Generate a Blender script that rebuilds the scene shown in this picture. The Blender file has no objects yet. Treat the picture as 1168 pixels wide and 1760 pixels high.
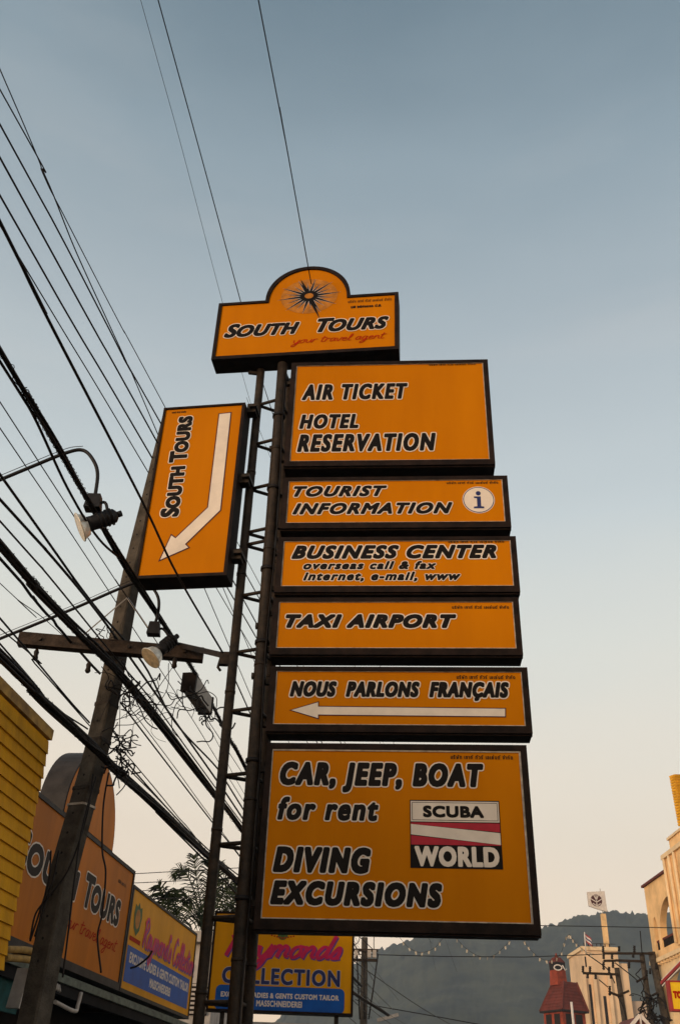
import bpy, math, random
from mathutils import Vector, Matrix, noise
sin, cos, pi, R = math.sin, math.cos, math.pi, math.radians
random.seed(11)
SC = bpy.context.scene
COL = SC.collection

# ------------------------------------------------------------------ camera
FPX, PITCH, ROLL = 1611.5, 0.5738888, 0.0358055      # photo of 1168 x 1760 pixels
EYE = Vector((0, 0, 1.6))
_c, _s = cos(PITCH), sin(PITCH)
FW = Vector((0, _c, _s)); _U = Vector((0, -_s, _c)); _R = Vector((1, 0, 0))
RT = _R * cos(ROLL) + _U * sin(ROLL)
UP = -_R * sin(ROLL) + _U * cos(ROLL)
cam = bpy.data.cameras.new('camera')
cam.sensor_fit = 'VERTICAL'; cam.sensor_height = 36.0; cam.sensor_width = 24.0
cam.lens = FPX / 1760 * 36.0
cam.clip_start = 0.05; cam.clip_end = 9000
camo = bpy.data.objects.new('camera', cam); COL.objects.link(camo)
m = Matrix((RT, UP, -FW)).transposed().to_4x4(); m.translation = EYE
camo.matrix_world = m
SC.camera = camo

# ------------------------------------------------------------------ sky and sun
SUN_EL, SUN_AZ = R(7.0), R(222.0)      # azimuth clockwise from +Y: behind the camera, to the left
w = bpy.data.worlds.new('World'); SC.world = w; w.use_nodes = True
nt = w.node_tree; nt.nodes.clear()
def N(t, **k):
    n = nt.nodes.new(t)
    for a, b in k.items(): setattr(n, a, b)
    return n
def lin(c):
    return tuple(((x / 255) / 12.92 if x / 255 <= .04045 else ((x / 255 + .055) / 1.055) ** 2.4) for x in c) + (1,)
out = N('ShaderNodeOutputWorld'); bg1 = N('ShaderNodeBackground'); bg2 = N('ShaderNodeBackground'); add = N('ShaderNodeAddShader')
sky = N('ShaderNodeTexSky'); sky.sky_type = 'NISHITA'; sky.sun_disc = False
sky.sun_elevation = SUN_EL; sky.sun_rotation = SUN_AZ; sky.dust_density = 3.0; sky.air_density = 1.0
tc = N('ShaderNodeTexCoord'); sep = N('ShaderNodeSeparateXYZ'); ramp = N('ShaderNodeValToRGB')
nt.links.new(tc.outputs['Generated'], sep.inputs[0])
# gentle veil of thin cloud: shifts the gradient a little
ns = N('ShaderNodeTexNoise'); ns.inputs['Scale'].default_value = 2.2; ns.inputs['Detail'].default_value = 5; ns.inputs['Roughness'].default_value = .5
mp = N('ShaderNodeMapping'); mp.inputs['Scale'].default_value = (1, 1, 3.2)
nt.links.new(tc.outputs['Generated'], mp.inputs[0]); nt.links.new(mp.outputs[0], ns.inputs['Vector'])
m1 = N('ShaderNodeMath', operation='SUBTRACT'); m1.inputs[1].default_value = .5; nt.links.new(ns.outputs[0], m1.inputs[0])
m2 = N('ShaderNodeMath', operation='MULTIPLY'); m2.inputs[1].default_value = .10; nt.links.new(m1.outputs[0], m2.inputs[0])
m3 = N('ShaderNodeMath', operation='ADD'); nt.links.new(sep.outputs[2], m3.inputs[0]); nt.links.new(m2.outputs[0], m3.inputs[1])
mx = N('ShaderNodeMath', operation='MULTIPLY'); mx.inputs[1].default_value = .03; nt.links.new(sep.outputs[0], mx.inputs[0])
m4 = N('ShaderNodeMath', operation='ADD'); nt.links.new(m3.outputs[0], m4.inputs[0]); nt.links.new(mx.outputs[0], m4.inputs[1])
nt.links.new(m4.outputs[0], ramp.inputs[0])
stops = [(0.0, (272, 232, 196)), (.12, (280, 245, 210)), (.26, (267, 246, 218)), (.42, (234, 233, 221)), (.55, (207, 215, 215)),
         (.68, (178, 189, 194)), (.80, (141, 159, 169)), (.90, (86, 111, 126)), (1.0, (66, 92, 110))]
el = ramp.color_ramp.elements
el[0].position = 0; el[0].color = lin(stops[0][1]); el[1].position = 1; el[1].color = lin(stops[-1][1])
for p, c in stops[1:-1]:
    e = el.new(p); e.color = lin(c)
SKY_K = 0.95
bg1.inputs[1].default_value = SKY_K
bg2.inputs[1].default_value = 0.05
# faint high streaks of cloud
mp2 = N('ShaderNodeMapping'); mp2.inputs['Scale'].default_value = (1.2, 1.2, 9.0); mp2.inputs['Rotation'].default_value = (0, R(6), 0)
ns2 = N('ShaderNodeTexNoise'); ns2.inputs['Scale'].default_value = 1.7; ns2.inputs['Detail'].default_value = 7; ns2.inputs['Roughness'].default_value = .55
nt.links.new(tc.outputs['Generated'], mp2.inputs[0]); nt.links.new(mp2.outputs[0], ns2.inputs['Vector'])
r2 = N('ShaderNodeMapRange'); r2.inputs['From Min'].default_value = .54; r2.inputs['From Max'].default_value = .80; r2.inputs['To Max'].default_value = .10
nt.links.new(ns2.outputs[0], r2.inputs[0])
mc = N('ShaderNodeMix'); mc.data_type = 'RGBA'; mc.inputs['B'].default_value = lin((238, 226, 214))
nt.links.new(r2.outputs[0], mc.inputs['Factor']); nt.links.new(ramp.outputs[0], mc.inputs['A'])
nt.links.new(mc.outputs['Result'], bg1.inputs[0]); nt.links.new(sky.outputs[0], bg2.inputs[0])
nt.links.new(bg1.outputs[0], add.inputs[0]); nt.links.new(bg2.outputs[0], add.inputs[1]); nt.links.new(add.outputs[0], out.inputs[0])
sl = bpy.data.lights.new('sun', 'SUN'); sl.energy = 1.75; sl.angle = R(14); sl.color = (1.0, .74, .52)
so = bpy.data.objects.new('sun', sl); COL.objects.link(so)
sd = Vector((sin(SUN_AZ) * cos(SUN_EL), cos(SUN_AZ) * cos(SUN_EL), sin(SUN_EL)))
so.rotation_euler = sd.to_track_quat('Z', 'Y').to_euler()
so.location = (0, -20, 30)
vs = SC.view_settings; vs.view_transform = 'Standard'; vs.look = 'None'; vs.exposure = 0.0; vs.gamma = 1.0; vs.use_curve_mapping = False

# ------------------------------------------------------------------ sight-line helpers (for measuring places from the photo)
def ray(x, y): return FW + RT * ((x - 584) / FPX) - UP * ((y - 880) / FPX)
def PY(x, y, Y): r = ray(x, y); return r * (Y / r.y) + EYE
def PX(x, y, X): r = ray(x, y); return r * (X / r.x) + EYE
def PZ(x, y, Z): r = ray(x, y); return r * ((Z - 1.6) / r.z) + EYE

# ------------------------------------------------------------------ materials
MT = {}
def mat(name, col, rough=.7, amt=.12, scale=6.0, bump=0.0, metal=0.0, col2=None, spec=.2, streak=False, fine=60.0):
    if name in MT: return MT[name]
    m = bpy.data.materials.new(name); m.use_nodes = True
    t = m.node_tree; b = t.nodes['Principled BSDF']
    b.inputs['Roughness'].default_value = rough; b.inputs['Metallic'].default_value = metal
    if spec is not None: b.inputs['Specular IOR Level'].default_value = spec
    tc = t.nodes.new('ShaderNodeTexCoord')
    mp = t.nodes.new('ShaderNodeMapping')
    mp.inputs['Scale'].default_value = (1, 1, .18) if streak else (1, 1, 1)
    t.links.new(tc.outputs['Object'], mp.inputs[0])
    n = t.nodes.new('ShaderNodeTexNoise'); n.inputs['Scale'].default_value = scale; n.inputs['Detail'].default_value = 7; n.inputs['Roughness'].default_value = .62
    t.links.new(mp.outputs[0], n.inputs['Vector'])
    r = t.nodes.new('ShaderNodeValToRGB'); t.links.new(n.outputs[0], r.inputs[0])
    c2 = col2 if col2 else tuple(max(0, x * (1 - amt * 2)) for x in col)
    r.color_ramp.elements[0].position = .33; r.color_ramp.elements[1].position = .66
    r.color_ramp.elements[0].color = tuple(c2) + (1,)
    r.color_ramp.elements[1].color = tuple(min(1, x * (1 + amt * .5)) for x in col) + (1,)
    t.links.new(r.outputs[0], b.inputs['Base Color'])
    if bump:
        f = t.nodes.new('ShaderNodeTexNoise'); f.inputs['Scale'].default_value = fine; f.inputs['Detail'].default_value = 5
        t.links.new(tc.outputs['Object'], f.inputs['Vector'])
        bp = t.nodes.new('ShaderNodeBump'); bp.inputs['Strength'].default_value = bump; bp.inputs['Distance'].default_value = .02
        t.links.new(f.outputs[0], bp.inputs['Height']); t.links.new(bp.outputs[0], b.inputs['Normal'])
    MT[name] = m
    return m
ORANGE = mat('orange_vinyl', (.550, .176, .0), .55, .07, 1.1, col2=(.46, .138, .0), streak=True, spec=.03)
ORANGE2 = mat('orange_vinyl_old', (.52, .15, .005), .5, .14, 1.6, streak=True, spec=.1)
YEL = mat('yellow_vinyl', (.72, .30, .0), .45, .10, 1.5, streak=True, spec=.1)
FRAME = mat('dark_brown_painted_steel', (.018, .009, .006), .6, .35, 9, .15, spec=.1)
TRIM = mat('dull_aluminium_trim', (.50, .42, .34), .5, .25, 14)
BLACKINK = mat('black_vinyl_print', (.009, .006, .005), .5, .1, 10, spec=.08)
WHITEINK = mat('white_vinyl_print', (.74, .63, .53), .5, .07, 5)
BLUEINK = mat('navy_vinyl_print', (.02, .028, .12), .45, .1, 10)
REDINK = mat('red_script_print', (.40, .02, .003), .5, .1, 10, spec=.03)
MAROONINK = mat('maroon_print', (.07, .010, .008), .5, .1, 10)
CRIMSON = mat('crimson_print', (.42, .012, .03), .45, .1, 10)
PINKINK = mat('magenta_print', (.58, .012, .085), .45, .1, 10)
VIOLETINK = mat('violet_print', (.14, .05, .25), .45, .1, 10)
BLUEPANEL = mat('blue_print', (.002, .085, .38), .45, .12, 4)
GREENINK = mat('green_print', (.06, .12, .03), .5, .2, 10)
PALEBLUE = mat('pale_blue_print', (.5, .5, .52), .5, .1, 10)
OLIVE = mat('yellow_grey_print', (.47, .17, .012), .5, .2, 12)
STEEL = mat('rusty_dark_steel', (.032, .020, .012), .6, .5, 14, .3, col2=(.010, .007, .005))
CONC = mat('weathered_concrete', (.078, .064, .050), .9, .3, 7, .5, col2=(.036, .029, .022))
BEAM = mat('stained_concrete_beam', (.058, .040, .030), .9, .3, 9, .5)
CABLE = mat('black_cable_rubber', (.012, .009, .009), .6, .2, 20)
LAMPBLACK = mat('black_lamp_paint', (.014, .012, .013), .5, .2, 20)
GLASSY = mat('frosted_lamp_glass', (.85, .70, .48), .25, .2, 18)
CHROME = mat('lamp_reflector_metal', (.86, .80, .70), .3, .25, 10, metal=.35)
YSIDE = mat('yellow_painted_boards', (.66, .32, .006), .6, .2, 3.5, .25, col2=(.42, .19, .006), streak=True, spec=.08)
YCAP = mat('stained_yellow_capping', (.40, .24, .06), .7, .35, 5, .2, col2=(.17, .10, .04))
GREYSIDE = mat('grey_sheet_metal', (.042, .035, .032), .6, .25, 4, .15)
DARK = mat('dark_shop_interior', (.012, .010, .010), .9, .3, 3)
TIN = mat('greenish_tin_sheet', (.14, .16, .13), .6, .3, 6, .2)
TEAL = mat('teal_painted_board', (.01, .085, .085), .7, .3, 5)
GREYBOX = mat('grey_plastic_box', (.42, .37, .33), .6, .15, 6)
WHITEWALL = mat('old_white_plaster', (.42, .38, .35), .85, .2, 2, .2)
CREAM = mat('cream_plaster', (.90, .58, .28), .8, .16, .8, .2)
CREAMT = mat('pale_cream_trim', (.88, .66, .40), .8, .10, 1.5, .1)
TOWERM = mat('pale_tower_plaster', (.76, .54, .34), .85, .10, .4, .1)
TOWERS = mat('tan_wall_plaster', (.45, .34, .26), .85, .1, .4)
REDTILE = mat('red_painted_roof', (.14, .028, .018), .7, .2, 1.5, .2)
REDWALL = mat('red_painted_timber', (.30, .05, .02), .7, .25, 2.0)
REDSTRIPE = mat('red_paint', (.34, .03, .03), .6, .15, 3)
BROWNW = mat('dark_window_gap', (.02, .014, .012), .8, .2, 3)
LEAF = mat('palm_leaf', (.022, .032, .012), .7, .5, 5, spec=.1)
LEAF2 = mat('dark_tree_leaf', (.022, .030, .012), .7, .5, 2, spec=.1)
BARK = mat('palm_bark', (.10, .075, .055), .9, .3, 9, .4)
HILLM = mat('forest_hill', (.060, .060, .032), .95, .45, .03, 0, col2=(.004, .008, .006))
ASPH = mat('asphalt', (.05, .05, .05), .9, .2, 3, .4)
EARTH = mat('ground_earth', (.10, .09, .07), .95, .3, .1, .2)
PAVE = mat('pavement_concrete', (.24, .23, .21), .9, .2, 2, .3)
FLAGW = mat('flag_white', (.7, .62, .56), .8, .1, 4)
FLAGR = mat('flag_red', (.36, .04, .04), .8, .1, 4)
FLAGB = mat('flag_blue', (.05, .05, .14), .8, .1, 4)
GOLD = mat('yellow_ridged_sheet', (.78, .40, .03), .5, .15, 3)

# ------------------------------------------------------------------ mesh helpers
class MB:
    def __init__(s): s.v = []; s.f = []; s.mi = []; s.smooth = []
    def add(s, vs, fs, mi=0, sm=False):
        o = len(s.v); s.v += [Vector(v) for v in vs]
        for f in fs: s.f.append([o + i for i in f]); s.mi.append(mi); s.smooth.append(sm)
        return s
    def box(s, a, b, M=None, mi=0):
        x0, y0, z0 = a; x1, y1, z1 = b
        vs = [Vector(p) for p in [(x0,y0,z0),(x1,y0,z0),(x1,y1,z0),(x0,y1,z0),(x0,y0,z1),(x1,y0,z1),(x1,y1,z1),(x0,y1,z1)]]
        if M: vs = [M @ v for v in vs]
        return s.add(vs, [(0,3,2,1),(4,5,6,7),(0,1,5,4),(1,2,6,5),(2,3,7,6),(3,0,4,7)], mi)
    def bar(s, p, q, w, h=None, up=Vector((0,0,1)), w2=None, h2=None):
        p, q = Vector(p), Vector(q); h = h or w; w2 = w2 or w; h2 = h2 or h
        d = (q - p).normalized(); x = d.cross(up)
        if x.length < 1e-4: x = d.cross(Vector((0, 1, 0)))
        x.normalize(); y = x.cross(d).normalized()
        vs = []
        for c, ww, hh in ((p, w, h), (q, w2, h2)):
            for a, b in ((-1,-1),(1,-1),(1,1),(-1,1)): vs.append(c + x * a * ww / 2 + y * b * hh / 2)
        return s.add(vs, [(0,1,2,3),(7,6,5,4),(0,4,5,1),(1,5,6,2),(2,6,7,3),(3,7,4,0)])
    def tube(s, pts, r, seg=8, cap=True, sm=True):
        pts = [Vector(p) for p in pts]; n = len(pts)
        rr = r if isinstance(r, (list, tuple)) else [r] * n
        x = None; vs = []
        for i, p in enumerate(pts):
            d = (pts[min(i+1, n-1)] - pts[max(i-1, 0)])
            if d.length < 1e-9: d = Vector((0,0,1))
            d.normalize()
            if x is None:
                x = d.cross(Vector((0,0,1)))
                if x.length < .05: x = d.cross(Vector((0,1,0)))
            x = (x - d * x.dot(d)).normalized(); y = d.cross(x)
            for k in range(seg):
                a = 2 * pi * k / seg
                vs.append(p + (x * cos(a) + y * sin(a)) * rr[i])
        fs = []
        for i in range(n - 1):
            for k in range(seg):
                a, b = i*seg+k, i*seg+(k+1)%seg
                fs.append((a, b, b+seg, a+seg))
        s.add(vs, fs, 0, sm)
        if cap:
            o = len(s.v) - len(vs)
            s.f.append([o + k for k in range(seg)][::-1]); s.mi.append(0); s.smooth.append(False)
            s.f.append([o + (n-1)*seg + k for k in range(seg)]); s.mi.append(0); s.smooth.append(False)
        return s
    def prism(s, loop, f0, f1):
        """loop: list of 2d points; f0/f1 map (u,v) to the two ends"""
        n = len(loop)
        vs = [f0(*p) for p in loop] + [f1(*p) for p in loop]
        fs = [list(range(n)), list(range(n, 2*n))[::-1]] + [(i, i+n, (i+1)%n+n, (i+1)%n) for i in range(n)]
        return s.add(vs, fs)
    def build(s, name, m, parent=None, origin=None, rotz=0.0, local=False):
        me = bpy.data.meshes.new(name)
        if parent is not None and not local:
            inv = Matrix.Rotation(-parent.rotation_euler.z, 4, 'Z') @ Matrix.Translation(-parent.location)
            if parent.get('_child'): inv = Matrix.Identity(4) if parent.get('_local') else Matrix.Rotation(-parent.parent.rotation_euler.z, 4, 'Z') @ Matrix.Translation(-parent.parent.location)
            vs = [inv @ v for v in s.v]
        elif parent is None and origin is None and not local:
            lo = Vector((sum(v.x for v in s.v)/len(s.v), sum(v.y for v in s.v)/len(s.v), min(v.z for v in s.v)))
            origin = lo; vs = [v - lo for v in s.v]
        elif origin is not None and not local:
            origin = Vector(origin); vs = [v - origin for v in s.v]
        else: vs = s.v
        me.from_pydata([tuple(v) for v in vs], [], s.f)
        mm = m if isinstance(m, (list, tuple)) else [m]
        for x in mm: me.materials.append(x)
        if len(mm) > 1: me.polygons.foreach_set('material_index', s.mi)
        me.polygons.foreach_set('use_smooth', s.smooth)
        me.update()
        o = bpy.data.objects.new(name, me); COL.objects.link(o)
        if parent is not None:
            o.parent = parent; o['_child'] = 1
            if local: o['_local'] = 1
        elif origin is not None: o.location = origin
        return o
def tag(o, label=None, cat=None, group=None, kind=None):
    if label: o['label'] = label
    if cat: o['category'] = cat
    if group: o['group'] = group
    if kind: o['kind'] = kind
    return o
def thing(name, loc, label, cat, group=None, rotz=0.0):
    o = bpy.data.objects.new(name, None); COL.objects.link(o); o.empty_display_size = .2
    o.location = loc; o.rotation_euler = (0, 0, rotz)
    return tag(o, label, cat, group)
def catmull(pts, k=6):
    P = [Vector(p) for p in pts]
    if len(P) < 3: return P
    P = [P[0]*2 - P[1]] + P + [P[-1]*2 - P[-2]]
    o = []
    for i in range(1, len(P) - 2):
        a, b, c, d = P[i-1:i+3]
        for j in range(k):
            t = j / k
            o.append(.5 * ((2*b) + (c - a)*t + (2*a - 5*b + 4*c - d)*t*t + (3*b - a - 3*c + d)*t**3))
    o.append(P[-2]); return o

# ------------------------------------------------------------------ lettering
_tc = {}
def raw_text(body, space=1.0):
    key = (body, space)
    if key not in _tc:
        cu = bpy.data.curves.new('t', 'FONT'); cu.body = body; cu.space_character = space; cu.resolution_u = 4
        ob = bpy.data.objects.new('t', cu)
        me = bpy.data.meshes.new_from_object(ob)
        _tc[key] = ([(v.co.x, v.co.y) for v in me.vertices], [list(p.vertices) for p in me.polygons])
        bpy.data.objects.remove(ob); bpy.data.curves.remove(cu); bpy.data.meshes.remove(me)
    return _tc[key]
CAPH = max(y for x, y in raw_text('H')[0])
def text2d(body, shear=.22, space=1.2, small=None):
    """cap height 1; small: scale of all but the first letters of words"""
    vs, fs = [], []
    if small is None:
        v, f = raw_text(body, space); vs = [(x / CAPH, y / CAPH) for x, y in v]; fs = f
    else:
        x0 = 0
        for wd in body.split(' '):
            for part, sc in ((wd[0], 1.0), (wd[1:], small)):
                v, f = raw_text(part, space)
                mx0 = min(p[0] for p in v); mx1 = max(p[0] for p in v); o = len(vs)
                vs += [(x0 + (x - mx0) / CAPH * sc, y / CAPH * sc) for x, y in v]; fs += [[o + i for i in q] for q in f]
                x0 += (mx1 - mx0) / CAPH * sc + .10 + (0.02 if wd[0] != 'T' else -.08) * (sc == 1.0)
            x0 += .42
    raw = [x for x, y in vs]
    vs = [(x + y * shear, y) for x, y in vs]
    # words: runs of faces parted by a wide gap
    iv = sorted((min(raw[i] for i in f), max(raw[i] for i in f), k) for k, f in enumerate(fs)); words = []; hi = None
    for a, b_, k in iv:
        if hi is None or a > hi + .30: words.append([]); hi = b_
        words[-1].append(k); hi = max(hi, b_)
    return vs, fs, words
def print_text(sg, name, body, m, u0, u1, v0, v1, bold=0.0, y=-.012, shear=.22, space=1.1, small=None, rot=False, parent=None, flat=False, ref=None):
    """fits the text between u0..u1 with baseline v0 and cap top v1 (metres on the sign's face); bold: metres the outline is fattened"""
    vs, fs_all, words = text2d(body, shear, space, small)
    a0 = min(p[0] for p in vs); a1 = max(p[0] for p in vs)
    if ref: a0, a1 = ref
    W = (u1 - u0); H = (v1 - v0)
    offs = [(0, 0)]
    if bold:
        for i in range(24):
            t = 2 * pi * i / 24 + pi/24; c, s_ = cos(t), sin(t); q = 1 / max(abs(c), abs(s_)) ** .45
            offs.append((c * bold * q, s_ * bold * q))
        if bold > .012:
            for i in range(6):
                t = 2 * pi * i / 6; offs.append((cos(t) * bold * .5, sin(t) * bold * .5))
    first = None
    for wd in (words if name.startswith('letter') else [range(len(fs_all))]):
      b = MB(); k = 0
      fs = [fs_all[i] for i in wd]; used = sorted({i for f in fs for i in f}); ix = {v: i for i, v in enumerate(used)}; fs = [[ix[i] for i in f] for f in fs]
      for dx, dy in offs:
        pts = []
        for px_, py_ in [vs[i] for i in used]:
            a = u0 + bold + (px_ - a0) / (a1 - a0) * (W - 2*bold) + dx
            c = v0 + bold + py_ * (H - 2*bold) + dy
            if rot: pts.append(a * 1j + 0 if False else (-(c), a))
            else: pts.append((a, c))
        b.add([Vector(sg.l(p[0], p[1], y - k * .00002)) for p in pts], fs); k += 1
      o = b.build(name, m, parent or sg.e, local=True); first = first or o
    return first
def letters(sg, body, u0, u1, v0, v1, bold, outl, y=-.010, shear=.22, space=1.2, small=None, rot=False, ink=None, under=None):
    """dark lettering with a pale outline below it"""
    o = print_text(sg, 'lettering', body, ink or BLACKINK, u0 + outl, u1 - outl, v0 + outl, v1 - outl, bold, y - .0016, shear, space, small, rot)
    print_text(sg, 'letter_outline', body, under or WHITEINK, u0, u1, v0, v1, bold + outl, y, shear, space, small, rot, parent=o)
    return o
GLY = {
 'y': ([[(0,.9),(.12,.25),(.38,0),(.62,.3),(.8,1)],[(.8,1),(.6,-.5),(.25,-1),(.0,-.75),(.4,-.25),(1.0,.1)]], .95),
 'o': ([[(.55,.95),(.2,.8),(.05,.35),(.3,0),(.65,.3),(.6,.8),(.45,.95),(.98,.85)]], .92),
 'u': ([[(0,.95),(.05,.3),(.25,0),(.55,.35),(.7,.95)],[(.7,.95),(.7,.2),(.92,.05)]], .92),
 'r': ([[(0,0),(.1,.95)],[(.08,.6),(.35,.95),(.65,.85)]], .68),
 't': ([[(.25,1.7),(.1,.3),(.3,0),(.6,.1)],[(-.12,1.12),(.7,1.25)]], .62),
 'a': ([[(.65,.85),(.3,.95),(.05,.4),(.25,0),(.55,.3),(.7,.95)],[(.7,.95),(.68,.2),(.92,.05)]], .92),
 'v': ([[(0,.95),(.25,0),(.45,.25),(.65,.95),(.8,.9)]], .8),
 'e': ([[(.1,.45),(.55,.6),(.45,.95),(.1,.7),(.15,.1),(.45,0),(.8,.2)]], .8),
 'l': ([[(.0,.2),(.4,1.2),(.45,1.8),(.25,1.7),(.15,.5),(.3,0),(.6,.1)]], .58),
 'g': ([[(.65,.85),(.3,.95),(.05,.4),(.25,0),(.55,.3),(.7,.95)],[(.7,.95),(.55,-.5),(.2,-1),(-.05,-.75),(.4,-.25),(.95,.1)]], .95),
 'n': ([[(0,0),(.1,.95)],[(.05,.5),(.38,.95),(.6,.7),(.6,.2),(.88,.05)]], .9),
 'm': ([[(0,0),(.1,.95)],[(.05,.5),(.32,.95),(.5,.7),(.48,0)],[(.5,.5),(.75,.95),(.98,.7),(.98,.2),(1.25,.05)]], 1.27),
 'd': ([[(.65,.85),(.3,.95),(.05,.4),(.25,0),(.55,.3),(.7,.95)],[(.8,1.9),(.68,.3),(.95,.05)]], .95),
 's': ([[(.0,.1),(.4,.95),(.55,.45),(.4,.05),(.05,.1)],[(.4,.05),(.7,.1)]], .72),
 'c': ([[(.6,.8),(.3,.95),(.05,.45),(.25,0),(.65,.15)]], .68),
 'i': ([[(.05,.95),(.05,.2),(.35,.05)],[(.1,1.35),(.12,1.45)]], .42),
 'R': ([[(.2,1.9),(.1,0)],[(-.1,1.5),(.5,1.95),(.9,1.5),(.5,1.0),(.2,.95)],[(.4,1.0),(.8,.1),(1.15,.0)]], 1.2),
 'C': ([[(1.0,1.6),(.7,1.95),(.2,1.4),(.1,.5),(.5,0),(1.0,.3)]], 1.05),
 "'": ([[(.1,1.9),(.03,1.5)]], .22), ' ': ([], .55)}
def script_text(sg, name, body, m, u0, u1, v0, v1, wdt, y=-.010, slant=.25, parent=None, du=0, dv=0):
    """joined handwriting; v0 baseline, v1 height of tall letters"""
    st = []; x = 0
    for ch in body:
        g, adv = GLY[ch]
        for s_ in g: st.append([(x + p[0] + p[1] * slant, p[1]) for p in s_])
        x += adv
    a0 = min(p[0] for s_ in st for p in s_); a1 = max(p[0] for s_ in st for p in s_)
    b = MB(); k = 0
    for s_ in st:
        pts = catmull([Vector((u0 + du + (p[0]-a0)/(a1-a0)*(u1-u0), v0 + dv + p[1]/1.9*(v1-v0), 0)) for p in s_], 5)
        vs = []; n = len(pts)
        for i, p in enumerate(pts):
            d = (pts[min(i+1,n-1)] - pts[max(i-1,0)]).normalized(); nn = Vector((-d.y, d.x, 0))
            ww = wdt * (.65 + .5 * abs(d.y))
            for sg_ in (1, -1):
                q = p + nn * ww / 2 * sg_; vs.append(Vector(sg.l(q.x, q.y, y - k*.00003 - i*.000004)))
        b.add(vs, [(2*i, 2*i+1, 2*i+3, 2*i+2) for i in range(n-1)]); k += 1
    return b.build(name, m, parent or sg.e, local=True)

# ------------------------------------------------------------------ sign boxes
class Sign:
    def __init__(s, name, yaw, origin, uc, vb, label, cat='sign', group=None):
        s.yaw = yaw; s.o = Vector(origin); s.d = Vector((cos(yaw), sin(yaw), 0)); s.n = Vector((-sin(yaw), cos(yaw), 0))
        s.uc, s.vb = uc, vb
        loc = s.o + s.d * uc; loc.z = vb
        s.e = thing(name, loc, label, cat, group, yaw)
    def l(s, u, v, y=0.0): return (u - s.uc, y, v - s.vb)
    def uv(s, px_, py_, off=0.0):
        r = ray(px_, py_); t = (s.n.dot(s.o - EYE) + off) / s.n.dot(r); P = EYE + r * t
        return (P - s.o).dot(s.d), P.z
    def shape(s, name, loop, m, y=-.01, parent=None, y1=None):
        """flat (or, with y1, thick) polygon on the face"""
        b = MB(); n = len(loop)
        if y1 is None: b.add([s.l(u, v, y) for u, v in loop], [list(range(n))])
        else: b.prism(loop, lambda u, v: s.l(u, v, y1), lambda u, v: s.l(u, v, y))
        return b.build(name, m, parent or s.e, local=True)
    def ring(s, name, la, lb, m, ya, yb, parent=None):
        """raised band between two loops of equal count; ya front, yb back"""
        n = len(la); b = MB()
        vs = [s.l(*p, ya) for p in la] + [s.l(*p, ya) for p in lb] + [s.l(*p, yb) for p in la] + [s.l(*p, yb) for p in lb]
        fs = []
        for i in range(n):
            j = (i+1) % n
            fs += [(i, j, n+j, n+i), (i, 2*n+i, 2*n+j, j), (n+i, n+j, 3*n+j, 3*n+i)]
        b.add(vs, fs)
        return b.build(name, m, parent or s.e, local=True)
    def cabinet(s, outer, inner, depth, face, trim=True, fr=FRAME, shrink=None, side=None, tw=.006):
        s.shape('cabinet_body', outer, side or fr, y=.002, y1=depth)
        s.ring('frame', outer, inner, fr, -.022, .0)
        s.shape('face_panel', inner, face, y=-.006)
        if trim and shrink: s.ring('panel_trim', inner, shrink, TRIM, -.014, -.004)
def rect(u0, u1, v0, v1): return [(u0, v0), (u1, v0), (u1, v1), (u0, v1)]
def circ(cu, cv, ru, rv, n=40, a0=0): return [(cu + ru * cos(a0 + 2*pi*i/n), cv + rv * sin(a0 + 2*pi*i/n)) for i in range(n)]
YM, YT, YS = R(-4.526), R(-7.753), R(-9.01)
def T2(sg, a, b):
    """text extents on the face from two measured corners (bottom left, top right)"""
    u0, v0 = sg.uv(*a); u1, v1 = sg.uv(*b); return u0, u1, v0, v1
THAI = 'บริษัท เซาท์ ทัวร์ เอเย่นต์ จำกัด'
BRD = dict(l=.05, r=.047, t=.036, b=.058)
def main_sign(name, quad, label, texts, thai, brd=BRD, depth=.2):
    (tl, tr, br, bl) = quad
    t = Sign.__new__(Sign); t.yaw = YM; t.o = Vector((0, 7, 0)); t.d = Vector((cos(YM), sin(YM), 0)); t.n = Vector((-sin(YM), cos(YM), 0))
    p = [t.uv(*q) for q in quad]
    u0 = (p[0][0] + p[3][0]) / 2; u1 = (p[1][0] + p[2][0]) / 2; v1 = (p[0][1] + p[1][1]) / 2; v0 = (p[2][1] + p[3][1]) / 2
    s = Sign(name, YM, (0, 7, 0), (u0 + u1) / 2, v0 - brd['b'], label, 'sign', 'orange sign boxes stacked on the pylon')
    s.cabinet(rect(u0 - brd['l'], u1 + brd['r'], v0 - brd['b'], v1 + brd['t']), rect(u0, u1, v0, v1), depth, ORANGE, True,
              shrink=rect(u0 + .007, u1 - (.014 if 'r2' in brd else .007), v0 + .008, v1 - (.012 if 'r2' in brd else .004)))
    # bottom sill lip and a seam on the underside
    b = MB(); b.box(s.l(u0 - brd['l'], v0 - brd['b'] - .012, .0), s.l(u1 + brd['r'], v0 - brd['b'] - .001, .03)); b.build('bottom_lip', FRAME, s.e, local=True)
    for zz in (v0 + .1 * (v1 - v0), v1 - .1 * (v1 - v0)):
        b = MB(); b.box(s.l(u0 - brd['l'] - .10, zz - .02, .10), s.l(u0 - brd['l'] + .001, zz + .02, .14)); b.build('mounting_bracket', STEEL, s.e, local=True)
    for tx in texts:
        body, a, c, bold, outl = tx[:5]; kw = tx[5] if len(tx) > 5 else {}
        letters(s, body, *T2(s, a, c), bold, outl, **kw)
    if thai:
        print_text(s, 'small_print', THAI, BLACKINK, *T2(s, *thai), bold=.0012, shear=0, space=1.25, y=-.009)
    return s
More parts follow.
